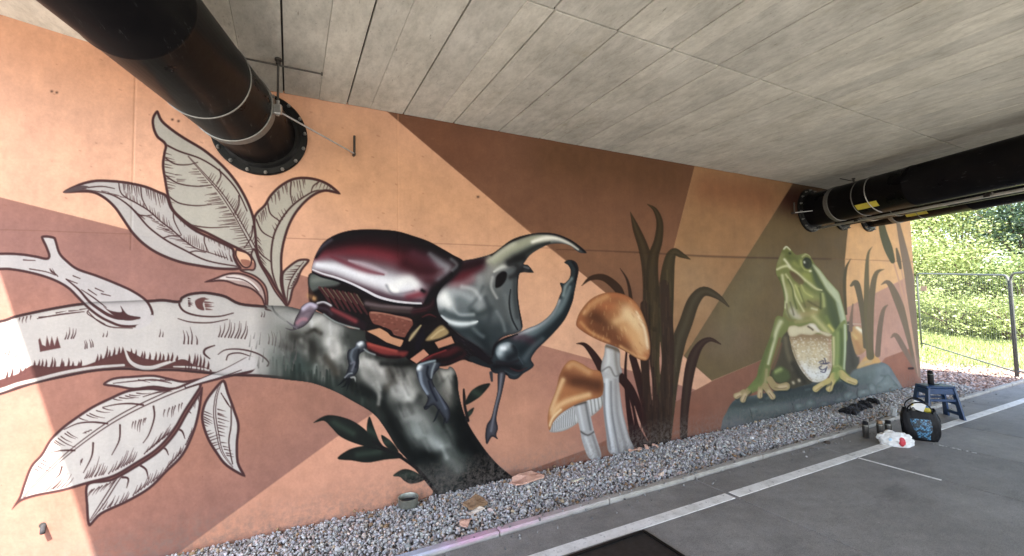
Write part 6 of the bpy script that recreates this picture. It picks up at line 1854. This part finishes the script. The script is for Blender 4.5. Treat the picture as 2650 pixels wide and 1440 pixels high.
def shrub(name, label, cat, x, y, rx, ry, h, n, mat, leaf=.075, group='bushes beyond the fence', trunk=0.0):
    z0 = float(hgt(np.array(x), np.array(y)))
    t = thing(name, label, cat, (x, y, z0), 0, group)
    # boughs first, then leaf clumps on them
    b = MB(); tips = []
    nb = 16
    for k in range(nb):
        a = 2 * math.pi * k / nb + vr.uniform(-.3, .3); rr = vr.uniform(.25, 1)
        tip = np.array([math.cos(a) * rx * rr, math.sin(a) * ry * rr, trunk + (h - trunk) * (.35 + .62 * math.sqrt(max(1 - rr * rr, 0)) * vr.uniform(.75, 1.05))])
        st_ = np.array([tip[0] * .08, tip[1] * .08, 0 if trunk == 0 else trunk * .8])
        mid = st_ * .5 + tip * .5 + np.array([0, 0, .12 * h])
        Q = spline([st_, mid, tip], False, 4)
        b.tube([tuple(q) for q in Q], list(np.linspace(.035, .008, len(Q))), 5)
        tips.append(Q)
    if trunk: b.tube([(0, 0, -.1), (.03, .02, trunk * .5), (0, 0, trunk)], [.14, .11, .08], 9)
    b.build('trunk' if trunk else 'stems', BARK, t, True)
    ncl = max(30, n // 60)
    cc_ = []
    for k in range(ncl):
        Q = tips[vr.randint(nb)]; q = Q[vr.randint(len(Q) // 3, len(Q))]
        cc_.append(q + vr.normal(size=3) * np.array([rx, ry, h * .5]) * .20)
    cc_ = np.array(cc_); cc_[:, 2] = np.maximum(cc_[:, 2], .1 + trunk * .8)
    idx = vr.randint(0, ncl, n)
    cs = vr.uniform(.10, .30, ncl) * min(rx, 2.0)
    C = cc_[idx] + vr.normal(size=(n, 3)) * cs[idx][:, None] * np.array([1, 1, .75])
    C[:, 2] = np.maximum(C[:, 2], .03)
    tint = np.clip(vr.rand(ncl)[idx] * .8 + vr.rand(n) * .4 - .1, 0, 1)
    leaves('crown', C, leaf, mat, t, tint)
    return t


# the bushes and trees that close the view behind the fence
LEFTS = [('bush', 'low bright bush behind the left fence post, beside the wall end', 16.8, 3.1, 1.0, 1.0, 1.2, 4500, LF1, .075, 0),
         ('bush', 'rounded yellow green bush behind the middle of the fence panel', 17.0, 1.9, 1.0, 1.0, .95, 4500, LF1, .075, 0),
         ('bush', 'low sunlit bush behind the right fence post', 16.9, .75, 1.0, 1.0, 1.05, 4500, LF1, .075, 0),
         ('bush', 'tall pale bush rising next to the wall end', 19.2, 3.9, 1.5, 1.5, 3.1, 9500, LF1, .09, 0),
         ('bush', 'tall mid green bush in the middle of the opening', 19.4, 2.4, 1.4, 1.4, 2.7, 9500, LF1, .09, 0),
         ('bush', 'wide bush under the dark tree at the right edge', 19.2, 1.0, 1.4, 1.4, 2.1, 8500, LF2, .09, 0),
         ('tree', 'dark green tree at the right edge beyond the fence', 20.8, 1.25, 1.25, 1.25, 4.6, 6500, LF3, .11, 1.6),
         ('tree', 'airy tree behind the tall pale bush, touching the pipes', 22.5, 5.4, 2.1, 2.1, 5.6, 5500, LF1, .13, 1.2),
         ('tree', 'bright tree in the middle behind the mid green bush', 22.0, 3.2, 2.1, 2.1, 5.2, 5500, LF1, .13, 1.2),
         ('tree', 'mid green tree behind the dark tree at the right', 23.5, 1.5, 2.2, 2.2, 5.6, 6500, LF1, .13, 1.2),
         ('tree', 'farthest tree, behind the bright middle tree', 27.5, 4.6, 3.2, 3.2, 7.4, 4200, LF1, .15, 1.4),
         ('tree', 'far tree at the left, mostly hidden by the wall end', 27.0, 8.6, 3.0, 3.0, 7.0, 8000, LF2, .15, 1.4),
         ('bush', 'small leafy sprout in the grass close behind the fence', 14.6, 2.2, .45, .45, .5, 1200, LF2, .06, 0)]
for nm_, lb_, x_, y_, rx_, ry_, h_, n_, mt_, lf_, tr_ in LEFTS:
    shrub(nm_, lb_, nm_, x_, y_, rx_, ry_, h_, n_, mt_, lf_, trunk=tr_)

# grass blades on the bank
n = 34000
gx_ = vr.uniform(12.2, 20, n); gy_ = vr.uniform(-.7, 8.5, n)
keep = (gx_ - 13.0) * .72 + (gy_ - .6) * .69 > -.8 + vr.uniform(-.5, .6, n)
gx_, gy_ = gx_[keep], gy_[keep]; n = len(gx_)
base = np.stack([gx_, gy_, hgt(gx_, gy_)], 1)
hh = vr.uniform(.03, .12, n) * (1 + 1.4 * (vr.rand(n) > .93)); an = vr.uniform(0, 6.28, n); ww_ = .010
off = np.stack([np.cos(an), np.sin(an), np.zeros(n)], 1) * ww_
ln = np.stack([vr.normal(size=n) * .03, vr.normal(size=n) * .03, hh], 1)
V = np.stack([base - off, base + off, base + ln], 1)
me = bpy.data.meshes.new('grass'); me.vertices.add(n * 3); me.vertices.foreach_set('co', V.astype(np.float32).ravel())
me.loops.add(n * 3); me.loops.foreach_set('vertex_index', np.arange(n * 3, dtype=np.int32)); me.polygons.add(n); me.polygons.foreach_set('loop_start', (np.arange(n) * 3).astype(np.int32))
at = me.color_attributes.new('tint', 'FLOAT_COLOR', 'POINT'); k = np.ones((n, 3, 4), np.float32); k[:, :, :3] = vr.rand(n)[:, None, None]; at.data.foreach_set('color', k.ravel())
me.materials.append(leaf_material('grass_blade', (.10, .15, .03), (.36, .40, .16))); me.update(calc_edges=True)
o = bpy.data.objects.new('grass', me); COL.objects.link(o); tag(o, 'short sunlit grass on the bank behind the fence', None, None, 'stuff')

# temporary fence panels
FEN = simple('fence_steel', (.10, .105, .105), .6, .2, .15, 30)
def fence_panel(label, A, B, h, sign):
    A = Vector(A); B = Vector(B); L = (B - A).length; ux = (B - A).normalized()
    t = thing('fence_panel', label, 'fence', tuple(A), math.atan2(ux.y, ux.x), 'temporary fence panels')
    sl = (B.z - A.z) / math.hypot(B.x - A.x, B.y - A.y)
    r = .02; rc = .14; L2 = math.hypot(B.x - A.x, B.y - A.y)
    Zs = lambda x: x * sl
    arc0 = [(rc - rc * math.cos(a), 0, h - rc + rc * math.sin(a)) for a in np.linspace(0, math.pi / 2, 7)]
    arc1 = [(L2 - rc + rc * math.sin(a), 0, h - rc + rc * math.cos(a) + Zs(L2)) for a in np.linspace(0, math.pi / 2, 7)]
    MB().tube([(0, 0, -.03), (0, 0, h - rc)] + arc0[1:4], r, 10).build('post', FEN, t, True)
    MB().tube([tuple(p) for p in arc0[3:]] + [tuple(p) for p in arc1[:4]], r, 10).build('top_rail', FEN, t, True)
    MB().tube([tuple(p) for p in arc1[3:]] + [(L2, 0, Zs(L2) - .03)], r, 10).build('post', FEN, t, True)
    MB().tube([(0, 0, .10), (L2, 0, .10 + Zs(L2))], r * .8, 8).build('bottom_rail', FEN, t, True)
    b = MB()
    nv = int(L2 / .075)
    for k in range(1, nv):
        x = k * L2 / nv
        b.box((x, 0, h / 2 + Zs(x) + .04), (.002, .002, h - .12))
    for z in np.arange(.35, h - .1, .22):
        b.tube([(0, 0.003, z), (L2, 0.003, z + Zs(L2))], .0013, 4, False)
    o = b.build('wire_mesh', FEN, t); o['kind'] = 'stuff'
    if sign:
        sg = simple('brown_sign', (.22, .10, .08), .5)
        MB().box((.36, -.024, h - .38), (.30, .006, .12), bev=.002).build('sign_plate', sg, t)
    return t


fa = at_floor(2386, 912, .02); fb = at_floor(2630, 974, -.01)
fence_panel('wire fence panel with rounded corners and a small brown plate', (fa[0], fa[1], float(hgt(fa[0], fa[1]))), (fb[0], fb[1], float(hgt(fb[0], fb[1]))), 1.86, True)
d_ = (fb - fa) / np.linalg.norm(fb - fa); fc = fb + d_ * 2.8 + np.array([0, 0, 0])
fence_panel('wire fence panel leaving the picture at the right edge', tuple(fb + d_ * .05), (fc[0], fc[1], float(fb[2])), 1.86, False)
